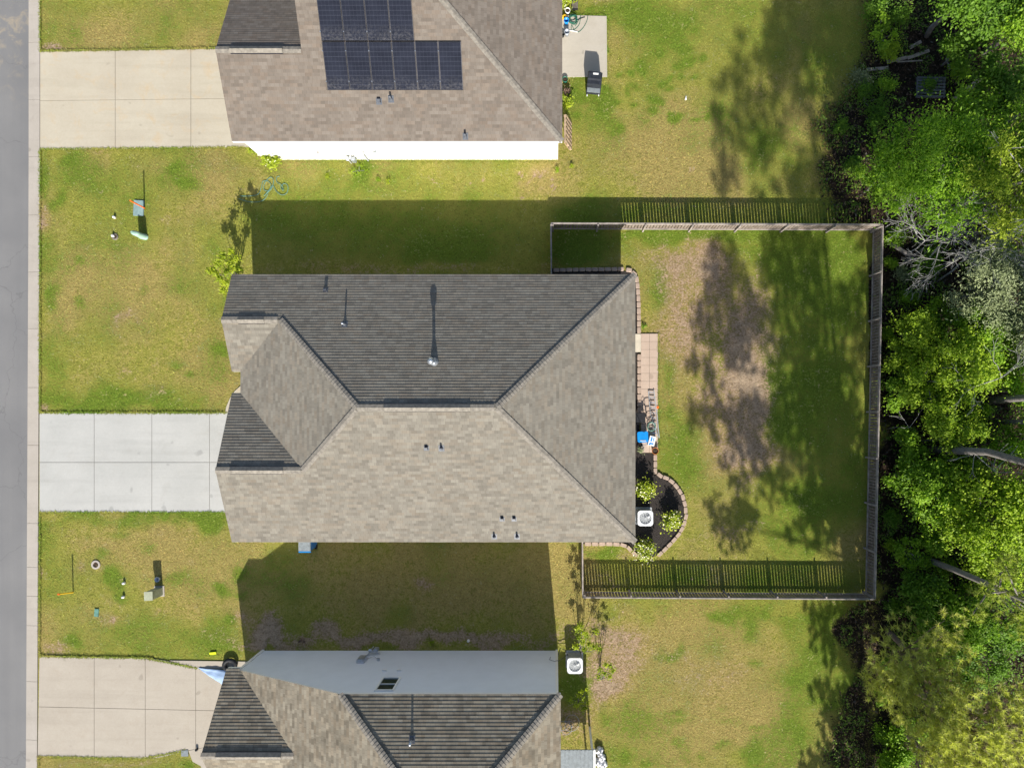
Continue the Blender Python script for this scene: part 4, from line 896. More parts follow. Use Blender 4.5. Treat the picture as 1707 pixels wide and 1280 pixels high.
tall('tall pine with a thick curved dark trunk in the middle of the wood', (1548, 750), [(.05, .1, 2), (.3, .15, 4), (.3, -.2, 6.5), (.3, -.3, 9.5), (.3, -.3, 14)], .22, 9, 15, 3, 42)
tall('tall tree with a pale grey trunk at the right edge, upper of the pair', (1628, 669), [(0, .1, 3), (0, .1, 8), (0, 0, 13)], .21, 8.5, 14, 2.8, 43)
tall('tall tree with a pale grey trunk at the right edge, lower of the pair', (1640, 702), [(0, 0, 3), (0, 0, 8), (0, 0, 13)], .14, 8.5, 14, 2.4, 44)

# pines just below the picture whose crowns shade the yard and the upper lawn
def shade_pine(label, base, targets, seed, rb=.2, barkm=M_BARKP):
    """targets: (u, v, radius px) where a clump's shadow falls on the ground"""
    rg = random.Random(seed); b = G(*base); t_ = thing('pine_tree', label, 'pine tree', b, group='tall pines below the picture'); m = MB(); cen = []; rad = []; mx = 0
    for su, sv, rp in targets:
        dy = rg.uniform(-60, 60); tt = (base[1]+dy-sv)/1600.0; z = 32*tt; c = G(su+144*tt, base[1]+dy, z); cen.append(tuple(c)); rad.append(rp/32.0); mx = max(mx, z)
    top = b+Vector((0, 0, mx+.5)); m.tube([b-Vector((0, 0, .1)), b.lerp(top, .5)+Vector((.1, .1, 0)), top], [rb, rb*.7, .05], 8)
    for c in cen:
        z = max(1.5, c[2]-.8); limb(m, Vector((b.x, b.y, z)), c, .03, .012, .08, 3, rg)
    m.build('trunk', barkm, t_, True)
    V, F, tn = [], [], []
    nt = [max(7, int(38*(r_/.8)**2)) for r_ in rad]; off = 0
    for c, r_, k in zip(cen, rad, nt):
        a_, f_, t2_ = needle_cloud([c], [r_*1.12], k, 22, .27, .06, seed=rg.randint(0, 9999)); V.append(a_); F.append(f_+off); tn.append(t2_); off += len(a_)
    np_mesh('crown', np.concatenate(V), np.concatenate(F), M_NEED2, t_, np.concatenate(tn), off=b); return t_
shade_pine('tall pine with wide spreading lower limbs just below the picture', (1452, 1400), [
 (1205, 425, 24), (1200, 460, 26), (1225, 470, 22), (1195, 500, 26), (1230, 510, 30), (1175, 535, 24), (1210, 545, 28), (1240, 560, 26), (1180, 570, 20), (1220, 590, 26), (1250, 530, 24), (1165, 615, 20), (1185, 640, 18), (1235, 610, 20),
 (1295, 420, 28), (1330, 400, 26), (1290, 460, 30), (1330, 450, 30), (1300, 510, 34), (1340, 490, 34), (1290, 560, 26), (1350, 540, 34), (1320, 590, 26), (1360, 600, 36), (1330, 640, 34), (1290, 620, 16), (1350, 680, 36)], 51)
shade_pine('tall pine with drooping outer limbs just below the picture', (1456, 1500), [
 (1165, 695, 22), (1195, 690, 20), (1205, 720, 24), (1235, 700, 26), (1250, 680, 20), (1240, 735, 26), (1255, 760, 22), (1210, 775, 12), (1235, 800, 14), (1225, 815, 14), (1245, 850, 22), (1235, 870, 26), (1215, 880, 20), (1190, 845, 14), (1190, 870, 14), (1205, 905, 14), (1235, 905, 14),
 (1270, 700, 22), (1300, 700, 30), (1290, 740, 28), (1330, 730, 32), (1280, 780, 24), (1320, 780, 24), (1290, 820, 20), (1310, 830, 12), (1360, 740, 30), (1375, 790, 26), (1345, 830, 20), (1350, 855, 20), (1340, 880, 16), (1360, 885, 14), (1355, 910, 12), (1320, 895, 9), (1385, 900, 8), (1390, 840, 20), (1405, 880, 12)], 52)
shade_pine('tallest pine just below the picture with its crown high above the lower lawn', (1462, 1395), [
 (1195, 148, 14), (1222, 128, 18), (1238, 68, 12), (1225, 95, 8), (1200, 205, 16), (1195, 180, 10), (1205, 240, 18), (1215, 275, 20), (1200, 300, 16), (1215, 320, 16), (1240, 200, 22), (1245, 160, 24), (1250, 240, 22), (1265, 110, 20), (1270, 270, 18), (1280, 190, 26), (1290, 140, 26), (1300, 60, 30), (1320, 20, 36), (1340, 80, 34), (1310, 110, 28),
 (1290, 230, 20), (1330, 180, 20), (1300, 30, 26), (1360, 40, 36), (1390, 90, 36), (1320, 300, 20), (1350, 290, 30), (1345, 325, 28), (1380, 310, 30), (1400, 40, 36), (1370, 230, 22), (1400, 190, 26), (1400, 260, 30), (1410, 140, 34), (1290, 320, 12), (1350, 0, 40), (1400, 10, 40), (1440, 60, 40), (1300, 90, 24), (1330, 130, 24), (1400, 340, 30), (1360, 150, 14), (1370, 60, 30), (1260, 330, 12)], 53)
shade_pine('pine at the edge of the wood just below the picture', (1466, 1450), [
 (1410, 500, 24), (1420, 540, 26), (1400, 650, 36), (1380, 700, 36), (1420, 720, 36), (1400, 770, 34), (1435, 400, 20), (1360, 420, 16), (1355, 460, 16), (1440, 480, 22), (1445, 560, 26), (1415, 610, 30), (1400, 720, 34), (1370, 660, 30), (1415, 800, 30), (1390, 740, 34), (1340, 700, 26), (1365, 620, 26), (1330, 560, 14)], 54)
shade_pine('low branched pine beside the bottom edge of the lower lawn', (1460, 1530), [
 (1350, 1020, 12), (1390, 1015, 24), (1365, 1045, 16), (1375, 1075, 20), (1395, 1050, 22), (1410, 1085, 24), (1395, 1105, 20), (1425, 1030, 24), (1430, 1120, 26), (1370, 1140, 10), (1362, 1160, 12), (1385, 1170, 20), (1400, 1200, 28), (1385, 1215, 20), (1430, 1180, 28), (1440, 1230, 30), (1375, 1275, 26), (1350, 1285, 20), (1410, 1265, 30), (1420, 1150, 20)], 55)

# dead grey branching trees
def dead(label, base, pts, r0, seed, spread=.8, depth=5, name='dead_tree', L0=1.3):
    rg = random.Random(seed); b = G(*base); t_ = thing(name, label, 'dead tree', b, group='dead grey trees and limbs in the wood')
    m = MB(); path = [b]+[b+Vector(p) for p in pts]; m.tube(path, [r0*(1-.45*i/(len(path)-1)) for i in range(len(path))], 7); m.build('trunk', M_DEAD, t_, True)
    m = MB()
    def grow(p, d, L, r, k):
        q = p; pp = [p]; dd = d.copy()
        for i in range(3):
            dd = (dd+Vector((rg.uniform(-1, 1), rg.uniform(-1, 1), rg.uniform(-.7, .7)))*.3).normalized(); q = q+dd*L/3; pp.append(q)
        m.tube(pp, [max(.006, r*(1-.45*i/3)) for i in range(4)], 4)
        if k > 0:
            for i in range(rg.choice((2, 3))): grow(pp[rg.choice((2, 3, 3))], (dd+Vector((rg.uniform(-1, 1), rg.uniform(-1, 1), rg.uniform(-.6, .6)))*spread).normalized(), L*.72, r*.6, k-1)
    for i in range(2, len(path)):
        for j in range(3): grow(path[i], Vector((rg.uniform(-1, 1), rg.uniform(-1, 1), rg.uniform(-.2, .5))).normalized(), L0, r0*.5, depth-1)
    m.build('branch', M_DEAD, t_); return t_
dead('leafless grey tree with tangled twigs beside the upper fence corner', (1532, 452), [(-.1, .5, 1.2), (-.1, 1.0, 2.2), (0, 1.2, 2.9)], .055, 61, L0=1.3)
dead('leafless grey tree with tangled twigs between the feathery tree and the laurel', (1575, 440), [(.1, .2, 1.5), (.1, .4, 2.6), (.3, .6, 3.4)], .05, 62, L0=1.2)
dead('dead pale limbs rising out of the feathery tree at the right edge', (1575, 385), [(.2, .2, 3), (.4, .3, 5.2), (.6, .6, 6.6), (1.0, .8, 7.6)], .07, 63, .6, 3, L0=1.5)
dead('dead pale limb showing over the crown at the upper right edge', (1580, 270), [(.3, .2, 3), (.6, .5, 4.8), (1.3, .9, 5.4)], .06, 64, .5, 3)
dead('leafless grey tree with a dense tangle of twigs right of the fallen trunk', (1560, 470), [(.1, .3, 1.2), (.2, .9, 2.4), (.4, 1.3, 3.0), (.9, 1.7, 3.4)], .05, 71, L0=1.3)
dead('leafless grey tree low in the tangle nearest the fence', (1508, 425), [(.1, .1, .9), (.1, .3, 1.6), (.3, .2, 2.2)], .04, 72, L0=1.1)
dead('leafless pale tree at the right end of the tangle of twigs', (1610, 440), [(.2, .4, 1.5), (.4, .9, 3.0), (.4, 1.2, 4.2)], .05, 73, L0=1.2)
dead('thin bare grey sapling above the curved dark trunk', (1545, 665), [(.2, .3, 1.5), (.5, .5, 2.8), (1.2, .9, 3.7)], .035, 65, .7, 3, L0=.9)
dead('thin bare grey limb crossing the curved dark trunk', (1530, 735), [(.4, .2, 1.8), (1.2, -.5, 2.6), (1.9, -1.3, 2.9)], .04, 66, .6, 2, L0=.9)
dead('fine bare grey twigs arching behind the fence', (1478, 715), [(.2, .1, .5), (.5, .1, 1.2)], .02, 67, .6, 2, L0=.8)
dead('thin bare limb at the lower right edge in the big pine', (1560, 1150), [(.4, .3, 4), (.8, -.2, 6.5), (1.2, -.4, 7.3)], .05, 68, .6, 3)

# low bushes of the woodland edge
def bush(label, g, r, h, mat, seed, leaves=200, n=8, size=.10, name='bush', group='bushes on the woodland edge', bloom=0, aspect=.5, cat='bush', lab_stem=True):
    rg = random.Random(seed); b = G(*g); t_ = thing(name, label, cat, b, group=group); cen = []; rad = []
    for i in range(n):
        a = rg.uniform(0, 6.28); k = r*rg.uniform(.1, .75); cen.append((b.x+k*math.cos(a), b.y+k*math.sin(a), h*rg.uniform(.35, .85))); rad.append(r*rg.uniform(.3, .85))
    m = MB()
    for c in cen: limb(m, b, c, .02, .006, .15, 3, rg)
    m.build('stem', M_BARK, t_); V, F, tn = leaf_cloud(cen, rad, leaves, size, seed=seed, aspect=aspect); np_mesh('foliage', V, F, mat, t_, tn, off=b)
    if bloom:
        V, F, tn = leaf_cloud([(c[0], c[1], c[2]+.06) for c in cen], [x*1.05 for x in rad], bloom, .075, seed=seed+1, aspect=.9, bias=1.2); np_mesh('blossom', V, F, M_BLOOM, t_, tn, off=b)
    return t_
BU = [((1452, 22), .8, 1.0, M_LF_D, 'dark bush at the top edge where the lawn meets the wood'), ((1490, 40), .7, .8, M_LF_D, 'dark bush right of the top edge lawn corner'), ((1475, 95), .6, .7, M_LF_B, 'yellowish bush above the loose grey boards'),
      ((1430, 140), .6, .6, M_LF_G, 'greyish bush left of the loose grey boards'), ((1440, 170), .9, .8, M_LF_D, 'spreading dark bush left of the weathered pallet'), ((1470, 150), .5, .7, M_LF_M, 'small green bush below the loose boards'),
      ((1455, 205), .8, .8, M_LF_D, 'dark bush between the pallet and the feathery tree'), ((1400, 215), .5, .4, M_LF_D, 'low dark weeds on the black soil by the upper lawn'), ((1415, 280), .6, .4, M_LF_D, 'low dark weeds in the shade above the fence'),
      ((1485, 400), .5, .7, M_LF_M, 'small bush outside the upper fence corner'), ((1500, 460), .5, .6, M_LF_G, 'pale bush by the fallen trunk'), ((1480, 440), .4, .5, M_LF_M, 'low bush behind the fence near the fallen trunk'),
      ((1475, 560), .35, .7, M_LF_M, 'narrow bush pressed against the back of the fence'), ((1478, 860), .5, .9, M_LF_D, 'dark olive bush behind the lower half of the fence'), ((1476, 905), .35, .7, M_LF_B, 'yellowish bush leaning over the lower fence'),
      ((1480, 1000), .5, .7, M_LF_D, 'dark bush outside the lower fence corner'), ((1475, 1100), .5, .5, M_LF_D, 'dark bush on the bare strip under the pine'), ((1470, 1160), .5, .5, M_LF_M, 'green bush on the bare strip near the bottom'),
      ((1470, 1220), .7, .6, M_LF_M, 'green bush at the bottom edge of the wood'), ((1590, 130), .7, .9, M_LF_M, 'green bush in the brown clearing at the upper right'), ((1540, 150), .5, .6, M_LF_D, 'dark bush right of the weathered pallet'),
      ((1580, 720), .8, .9, M_LF_D, 'dark undergrowth bush beneath the pale grey trunks'), ((1600, 780), .8, 1.0, M_LF_M, 'green bush under the curved trunk at the right'), ((1560, 940), .7, .9, M_LF_M, 'green bush beside the foot of the straight dark trunk'),
      ((1510, 500), .7, .7, M_LF_M, 'green bush under the grey green laurel'), ((1620, 950), .9, 1.0, M_LF_D, 'dark bush in the lower right gap of the wood'), ((1560, 560), .8, .9, M_LF_D, 'dark undergrowth behind the vivid bush tree')]
for i, (g, r_, h_, mt, lb) in enumerate(BU): bush(lb, g, r_, h_, mt, 100+i, leaves=230)

# fallen wood, boards, pallets in the wood
def log(label, a, b, r0, r1, mat=M_BARK, name='fallen_log', cat='log', group=None, seed=1):
    t_ = MB(); rg = random.Random(seed); pts = limb(t_, a, b, r0, r1, .03, 5, rg); o = t_.build(name, mat, None, True); o2 = tag(o, label, cat, group); return o2
log('thick grey fallen trunk beyond the upper fence corner', G(1478, 407, .25), G(1560, 458, .2), .11, .13, seed=1)
log('shorter grey limb crossing over the fallen trunk', G(1503, 440, .2), G(1537, 413, .55), .07, .05, seed=2)
log('thin pale pole lying in the brown clearing', P(1598, 84, .2), P(1637, 63, .3), .05, .04, M_DEAD, seed=3)
log('short pale stick standing in the dark gap below the clearing', P(1577, 98, .1), P(1583, 116, .4), .04, .03, M_DEAD, seed=4)
log('grey log end near the straight trunk in the lower gap', P(1565, 788, .3), P(1590, 793, .5), .06, .05, M_DEAD, seed=6)
m = MB(); m.box(P(1615, 148, .15), (2.0, .28, .1), rz=R(38)); tag(m.build('plank', M_WOODG), 'wide grey plank lying at an angle in the clearing', 'board')
for i, (a, b, lb) in enumerate([((1446, 117), (1481, 113), 'grey board nearest the lawn above the pallet'), ((1478, 104), (1512, 96), 'grey board lying between the upper and lower board ends'), ((1512, 96), (1550, 86), 'pale grey board pointing into the brown clearing'), ((1516, 81), (1536, 69), 'short grey board uppermost of the loose boards'), ((1496, 104), (1538, 101), 'thin pale lath below the pale grey board')]):
    pa, pb = P(*a, .12), P(*b, .16); d = pb-pa; m = MB(); m.box((pa+pb)/2, (d.length, .16 if i < 4 else .06, .035), rz=math.atan2(d.y, d.x)+(.1 if i == 2 else 0)); tag(m.build('board', M_WOODG), lb, 'board', 'loose boards at the wood edge')
def pallet(label, c, rz, w_=1.22, d_=1.0, tilt=None, mat=M_WOODG):
    t_ = thing('pallet', label, 'pallet', c, rz, 'wooden pallets'); Mx = tilt or Matrix.Identity(3)
    def bx(m, p, s_): m.box(Mx @ Vector(p), s_, M=Mx)
    m = MB(); 
    for i in range(7): bx(m, (0, -d_/2+.05+i*(d_-.1)/6, .13), (w_, .09, .02))
    m.build('deck', mat, t_, local=True)
    m = MB()
    for x_ in (-w_/2+.03, 0, w_/2-.03): bx(m, (x_, 0, .07), (.05, d_, .09))
    m.build('stringer', mat, t_, local=True)
    m = MB()
    for i in range(3): bx(m, (0, -d_/2+.06+i*(d_-.12)/2, .012), (w_, .09, .02))
    m.build('base_board', mat, t_, local=True)
    return t_
pallet('weathered grey pallet lying in the shade of the wood', P(1547, 150, .1)+Vector((0, 0, .15)), R(-1), 1.45, 1.05, None, M_WOODD)
pallet('tan pallet leaning against the end wall of the upper house', P(941, 229, 0)+Vector((.10, 0, .50)), 0, 1.0, 1.40, Matrix.Rotation(R(72), 3, 'Y'), M_WOODP)

# ------------------------------------------------------------------ edging stones
def stones(path, step, start=0.0, zh=.10, lab='', wd=.19, shade=''):
    pts = [G(*p) for p in path]; seg = []; tot = 0
    for a, b in zip(pts[:-1], pts[1:]): seg.append((tot, a, b)); tot += (b-a).length
    n = max(1, int(tot/step)); st = tot/n
    for i in range(n):
        d = (i+.5)*st
        for t0, a, b in seg:
            L = (b-a).length
            if t0 <= d <= t0+L+1e-6: p = a+(b-a)*((d-t0)/L); ang = math.atan2((b-a).y, (b-a).x); break
        o = stone0.copy(); COL.objects.link(o); o.location = p+Vector((0, 0, random.uniform(-.008, .004)+.05)); o.rotation_euler = (0, 0, ang+random.uniform(-.05, .05)); o.scale = (st/.30, wd/.22, 1)
        tag(o, lab, 'edging stone', lab)
m = MB(); m.rbox((0, 0, 0), (.275, .215, .13), .04, 0, 3, .015); stone0 = m.build('edging_stone', M_BLOCK)
stones([(922, 451), (1040, 449)], .32, lab='edging stone in the straight shaded row along the upper eave of the middle house')
stones([(1043, 450), (1050, 451), (1057, 457), (1061, 465), (1063, 480), (1064.5, 510), (1065, 556)], .33, lab='tan edging stone in the bend round the upper back corner of the middle house', wd=.2)
stones([(1065.3, 590), (1065.3, 700)], .325, lab='tan edging stone in the straight row between the wall and the paver patio', wd=.2)
stones([(1092, 757), (1092, 786), (1100, 792), (1112, 797), (1122, 804), (1131, 815), (1138, 828), (1142, 843), (1143, 860), (1139, 876), (1131, 890), (1120, 903), (1108, 915), (1096, 926)], .33, lab='tan edging stone in the wide curve round the black mulch bed')
stones([(1062, 926), (1053, 918), (1045, 910), (1036, 907), (1020, 906), (974, 906)], .33, lab='tan edging stone in the row at the lower back corner of the middle house')
bpy.data.objects.remove(stone0)

# ------------------------------------------------------------------ condensers
def condenser(label, c, s=.84, h=.86, shell=M_ACW):
    t_ = thing('air_conditioner', label, 'air conditioner', c, group='outdoor condenser units'); x, y, z = c
    m = MB(); m.rbox((x, y, z+.03), (s*1.12, s*1.12, .07), .05); m.build('base_pad', M_GREYP, t_)
    m = MB(); m.rbox((x, y, z+.07+(h-.13)/2), (s-.05, s-.05, h-.13), .08); m.build('louvre', M_ACC, t_)
    m = MB(); n = 32; o_ = []
    for i in range(n):
        a = 2*math.pi*i/n; k = 1/max(abs(math.cos(a)), abs(math.sin(a))); k = min(k, 1.26); o_.append((s/2*k*math.cos(a), s/2*k*math.sin(a)))
    vs = [(x+a, y+b, z+h-.08) for a, b in o_]+[(x+a*.98, y+b*.98, z+h) for a, b in o_]+[(x+s*.385*math.cos(2*math.pi*i/n), y+s*.385*math.sin(2*math.pi*i/n), z+h) for i in range(n)]+[(x+s*.37*math.cos(2*math.pi*i/n), y+s*.37*math.sin(2*math.pi*i/n), z+h-.06) for i in range(n)]
    m.add(vs, [(l*n+i, l*n+(i+1) % n, (l+1)*n+(i+1) % n, (l+1)*n+i) for l in range(3) for i in range(n)]); m.build('top_cover', shell, t_)
    m = MB()
    for k in (.12, .2, .27, .33, .38): m.tube([(x+s*k*math.cos(2*math.pi*i/24), y+s*k*math.sin(2*math.pi*i/24), z+h+.005) for i in range(24)], .003, 4, True)
    for i in range(12):
        a = math.pi*2*i/12; m.tube([(x+.05*math.cos(a), y+.05*math.sin(a), z+h+.01), (x+s*.39*math.cos(a), y+s*.39*math.sin(a), z+h+.003)], .0045, 4)
    m.build('grille', M_ACW, t_)
    m = MB(); m.cyl((x, y, z+h-.1), (x, y, z+h+.02), .06, .055, 14); m.build('hub', M_GREYP, t_)
    m = MB(); m.lathe((x, y, z+h-.2), [(s*.37, 0), (s*.37, .01)], 20); m.build('fan_well', M_ACG, t_)
    m = MB()
    for i in range(4):
        a = .6+i*math.pi/2; m.add([(x+.06*math.cos(a-.3), y+.06*math.sin(a-.3), z+h-.11), (x+s*.33*math.cos(a-.35), y+s*.33*math.sin(a-.35), z+h-.13), (x+s*.33*math.cos(a+.35), y+s*.33*math.sin(a+.35), z+h-.07), (x+.06*math.cos(a+.3), y+.06*math.sin(a+.3), z+h-.09)], [(0, 1, 2, 3)])
    m.build('fan_blade', M_GREYP, t_)
    m = MB(); m.cyl((x+.1, y+.06, z+h+.012), (x+.2, y+.12, z+h+.014), .05, n=10); m.build('label_plate', M_WHITEP, t_)
    return t_
condenser('square grey air conditioner in the black mulch bed behind the middle house', P(1076, 864, .86)*1.0-Vector((0, 0, .86)), .80, .84)
condenser('square white air conditioner beside the end wall of the lower house', P(958.5, 1110, .92)-Vector((0, 0, .92)), .80, .90)
m = MB(); m.tube([P(929, 1096, .5), P(934, 1080, .2), P(942, 1083, .3), P(947, 1093, .5)], .022, 6); m.tube([P(928, 1103, .5), P(938, 1097, .4), P(946, 1090, .3)], .014, 6); tag(m.build('refrigerant_pipe', M_RUBBER), 'black pipe looping from the lower house wall to its air conditioner', 'pipe')

# ------------------------------------------------------------------ garden plants
SG = 'flowering shrubs in the mulch bed'
bush('round pale flowering shrub between the patio and the air conditioner', (1076, 815), .56, .95, M_SHRUB, 201, 150, 11, .11, 'shrub', SG, 8, .6, 'shrub')
bush('round pale flowering shrub in the curve of the mulch bed', (1118, 861), .54, .95, M_SHRUB, 202, 150, 11, .11, 'shrub', SG, 12, .6, 'shrub')
bush('pale flowering shrub at the tip of the mulch bed by the lower fence', (1072, 914), .60, .95, M_SHRUB, 203, 150, 12, .11, 'shrub', SG, 26, .6, 'shrub')
bush('round yellow green shrub against the white wall of the upper house', (457, 276), .52, .8, M_SHRUB, 204, 110, 9, .12, 'shrub', None, 5, .6, 'shrub')
bush('small yellow shrub at the driveway corner of the upper house', (425, 255), .3, .4, M_SHRUB, 205, 60, 5, .09, 'shrub', None, 0, .5, 'shrub')
def sapling(label, g, clumps, hgt, mat, seed, leaves=70, size=.12, name='young_tree', fork=3, group=None):
    rg = random.Random(seed); b = G(*g); t_ = thing(name, label, 'young tree', b, group=group); m = MB(); fk = b+Vector((0, 0, .25))
    cen = []; rad = []
    for (u_, v_, z_, r_) in clumps: cen.append(tuple(P(u_, v_, z_))); rad.append(r_)
    m.cyl(b-Vector((0, 0, .05)), fk, .035, .03, 6)
    for c in cen: limb(m, fk, c, .022, .006, .12, 4, rg)
    m.build('trunk', M_BARK, t_); V, F, tn = leaf_cloud(cen, rad, leaves, size, seed=seed, aspect=.5, bias=.3); np_mesh('crown', V, F, mat, t_, tn, off=b); return t_
sapling('young multi stemmed tree with yellow green leaves at the front corner of the middle house', (398, 465), [(352, 452, 1.7, .22), (364, 440, 2.0, .24), (372, 428, 2.3, .26), (384, 438, 2.4, .26), (378, 452, 2.5, .28), (390, 447, 2.2, .2), (366, 464, 1.8, .26), (376, 472, 1.6, .24), (388, 465, 1.9, .26), (372, 484, 1.3, .2), (360, 456, 1.9, .18), (394, 432, 2.6, .2), (385, 420, 2.6, .15), (398, 450, 2.7, .2)], 2.6, M_SHRUB, 210, 240, .12)
sapling('thin young tree with bright leaves beside the lower house air conditioner', (968, 1085), [(962, 1048, 1.9, .18), (968, 1043, 2.1, .18), (974, 1055, 2.0, .18), (965, 1062, 1.7, .2), (972, 1070, 1.5, .2), (960, 1078, 1.2, .18), (974, 1083, 1.1, .18), (982, 1074, 1.4, .18), (990, 1078, 1.5, .18), (994, 1053, 1.9, .16), (1000, 1080, 1.3, .15), (978, 1060, 1.9, .16)], 2.2, M_SHRUB, 211, 150, .11)
sapling('thin young tree on the pinkish bare patch right of the lower air conditioner', (1002, 1128), [(1000, 1115, 1.6, .22), (1008, 1122, 1.5, .22), (1016, 1128, 1.3, .2), (1022, 1117, 1.4, .16), (998, 1128, 1.2, .2), (1010, 1108, 1.8, .18), (1018, 1110, 1.6, .14)], 1.8, M_SHRUB, 212, 120, .10)
sapling('low leafy sapling in the shade beside the lower house', (964, 1165), [(952, 1166, .9, .16), (960, 1176, .9, .18), (968, 1172, 1.1, .18), (972, 1164, 1.2, .16), (976, 1180, .9, .16), (965, 1160, 1.0, .16), (972, 1182, .8, .16), (980, 1172, 1.0, .12), (970, 1152, 1.1, .12), (978, 1150, 1.0, .1)], 1.2, M_SHRUB, 213, 70, .10)
bush('dark red weed by the wall of the lower house', (505, 1066), .22, .18, M_DRYL, 214, 70, 4, .07, 'weed', None, 0, .4, 'weed')
bush('small green weed by the wall of the lower house', (718, 1070), .18, .2, M_SHRUB, 215, 60, 4, .07, 'weed', None, 0, .4, 'weed')
for i, (g, lb) in enumerate([((632, 300), 'grass weed clump below the middle of the white wall'), ((546, 296), 'small dark weed left of the grass clump below the white wall'), ((598, 286), 'wide tall grass patch below the meter on the white wall'), ((650, 302), 'small weed right of the meter below the white wall'), ((928, 285), 'weed at the lower corner of the leaning pallet'), ((953, 278), 'isolated green weed below the leaning pallet')]):
    bush(lb, g, .18 if i != 2 else .55, .14, M_SHRUB if i % 2 else M_LF_B, 220+i, 60, 5 if i != 2 else 9, .07, 'weed', 'weeds below the upper house', 0, .3, 'weed')
bush('leafy potted flowers on the bed beside the upper patio', (942, 3), .45, .45, M_SHRUB, 230, 90, 6, .11, 'plant', None, 4, .5, 'plant')
bush('green plant along the end wall of the upper house between the patio and pallet', (943, 175), .34, .55, M_SHRUB, 231, 110, 7, .11, 'plant', None, 0, .5, 'plant')
bush('reddish plant along the end wall just below the small green planter', (944, 158), .26, .4, M_DRYL, 232, 80, 5, .10, 'plant', None, 0, .5, 'plant')
bush('small green tuft beside the edging stones of the middle house', (1073, 543), .2, .18, M_LF_M, 233, 50, 4, .07, 'weed', None, 0, .3, 'weed')
# dark spreading shadows of the young trees come from real leaves, so the crowns stay open

# ------------------------------------------------------------------ upper patio: covered grill, hose, buckets
g0_ = P(991, 131, 1.0); gx0, gy0 = g0_.x, g0_.y
t_ = thing('grill', 'black covered barbecue grill standing on the corner of the upper patio', 'grill', (gx0, gy0, 0))
m = MB(); m.box((gx0+.02, gy0, .52), (.74, .62, 1.0), rz=R(-6), top=.97); m.build('cover', M_GRILLC, t_)
m = MB(); m.box((gx0+.01, gy0+.10, 1.07), (.70, .42, .12), rz=R(-6), top=.85); m.build('lid', M_GRILLC, t_)
m = MB(); m.box((gx0-.02, gy0-.40, .62), (.66, .22, .035), rz=R(-6)); m.build('shelf', M_GREYC, t_)
for s_ in (-1, 1): m = MB(); m.cyl((gx0+s_*.3-.05, gy0-.36, .06), (gx0+s_*.3+.0, gy0-.36, .06), .06, n=12); m.build('wheel', M_GREYP, t_)
m = MB(); px, py = gx0+.06, gy0+.16                      # the pale word patch on the cover
def text_mesh(name, txt, size, loc, rz, mat, parent=None, ext=.004, M=None):
    cu = bpy.data.curves.new(name, 'FONT'); cu.body = txt; cu.size = size; cu.extrude = ext; cu.align_x = 'CENTER'; cu.align_y = 'CENTER'
    o = bpy.data.objects.new(name, cu); COL.objects.link(o); bpy.context.view_layer.update()
    dg = bpy.context.evaluated_depsgraph_get(); me = bpy.data.meshes.new_from_object(o.evaluated_get(dg)); bpy.data.objects.remove(o)
    me.transform(Matrix.Translation(Vector(loc)-(parent.location if parent else Vector())) @ Matrix.Rotation(rz, 4, 'Z')); return mesh_obj(name, me, mat, parent)
m.box((px, py, 1.133), (.27, .09, .008), rz=R(-4), top=.9); m.build('badge', M_WHITEP, t_)

def hose(label, pts, r, mat, z=.03, name='garden_hose', cat='hose', img=True):
    m = MB(); P_ = [Vector(p) if len(p) == 3 and isinstance(p, Vector) else P(p[0], p[1], z+(p[2] if len(p) > 2 else 0)) for p in pts]
    # smooth through the points
    out = []; n = len(P_)
    for i in range(n-1):
        p0, p1, p2, p3 = P_[max(i-1, 0)], P_[i], P_[i+1], P_[min(i+2, n-1)]
        for k in range(5):
            t1 = k/5; out.append(.5*((2*p1)+(-p0+p2)*t1+(2*p0-5*p1+4*p2-p3)*t1*t1+(-p0+3*p1-3*p2+p3)*t1**3))
    out.append(P_[-1]); m.tube(out, r, 6); return tag(m.build(name, mat, None, True), label, cat)
hose('green hose lying in loose loops on the lawn below the white wall', [(400, 327), (415, 327), (430, 324), (436, 312), (438, 303), (446, 302), (452, 309), (447, 318), (440, 316), (441, 306), (450, 296), (456, 300), (453, 314), (444, 323), (440, 327, .02), (448, 318, .03), (455, 310), (460, 318), (469, 325), (478, 322), (480, 311), (474, 306), (468, 312), (472, 318, .03), (470, 309, .02), (462, 304), (461, 296), (466, 294)], .016, M_HOSET)
hose('second end of the green lawn hose running back to the shrub', [(398, 331), (412, 336), (428, 337), (440, 333), (447, 323)], .016, M_HOSET)
coil = []
for i in range(46): a = i*.62; rr_ = .20+.035*math.sin(i*1.7)+.02*math.sin(i*.37); c0 = P(955, 34, .1); coil.append(Vector((c0.x+rr_*math.cos(a)+.02*math.sin(i*.9), c0.y+rr_*math.sin(a)+.03*math.cos(i*.5), .10+.0035*i)))
hose('dark green hose coiled up at the corner of the upper patio', coil, .017, M_HOSE)
hose('long loose loops of green hose trailing over the upper patio', [(959, 44), (967, 30), (968, 26), (966, 40), (960, 48), (953, 51), (953, 42), (958, 52), (964, 54), (972, 47), (978, 36), (980, 27)], .014, M_HOSE, .09)
hose('black hose nozzle lying across the upper patio edge', [(963, 34), (969, 31), (975, 29)], .02, M_BLACK, .1, 'hose_nozzle')
hose('white pipe lying beside the grey bucket on the upper patio', [(946, 51), (955, 52), (963, 54)], .022, M_WHITEP, .1, 'pipe', 'pipe')
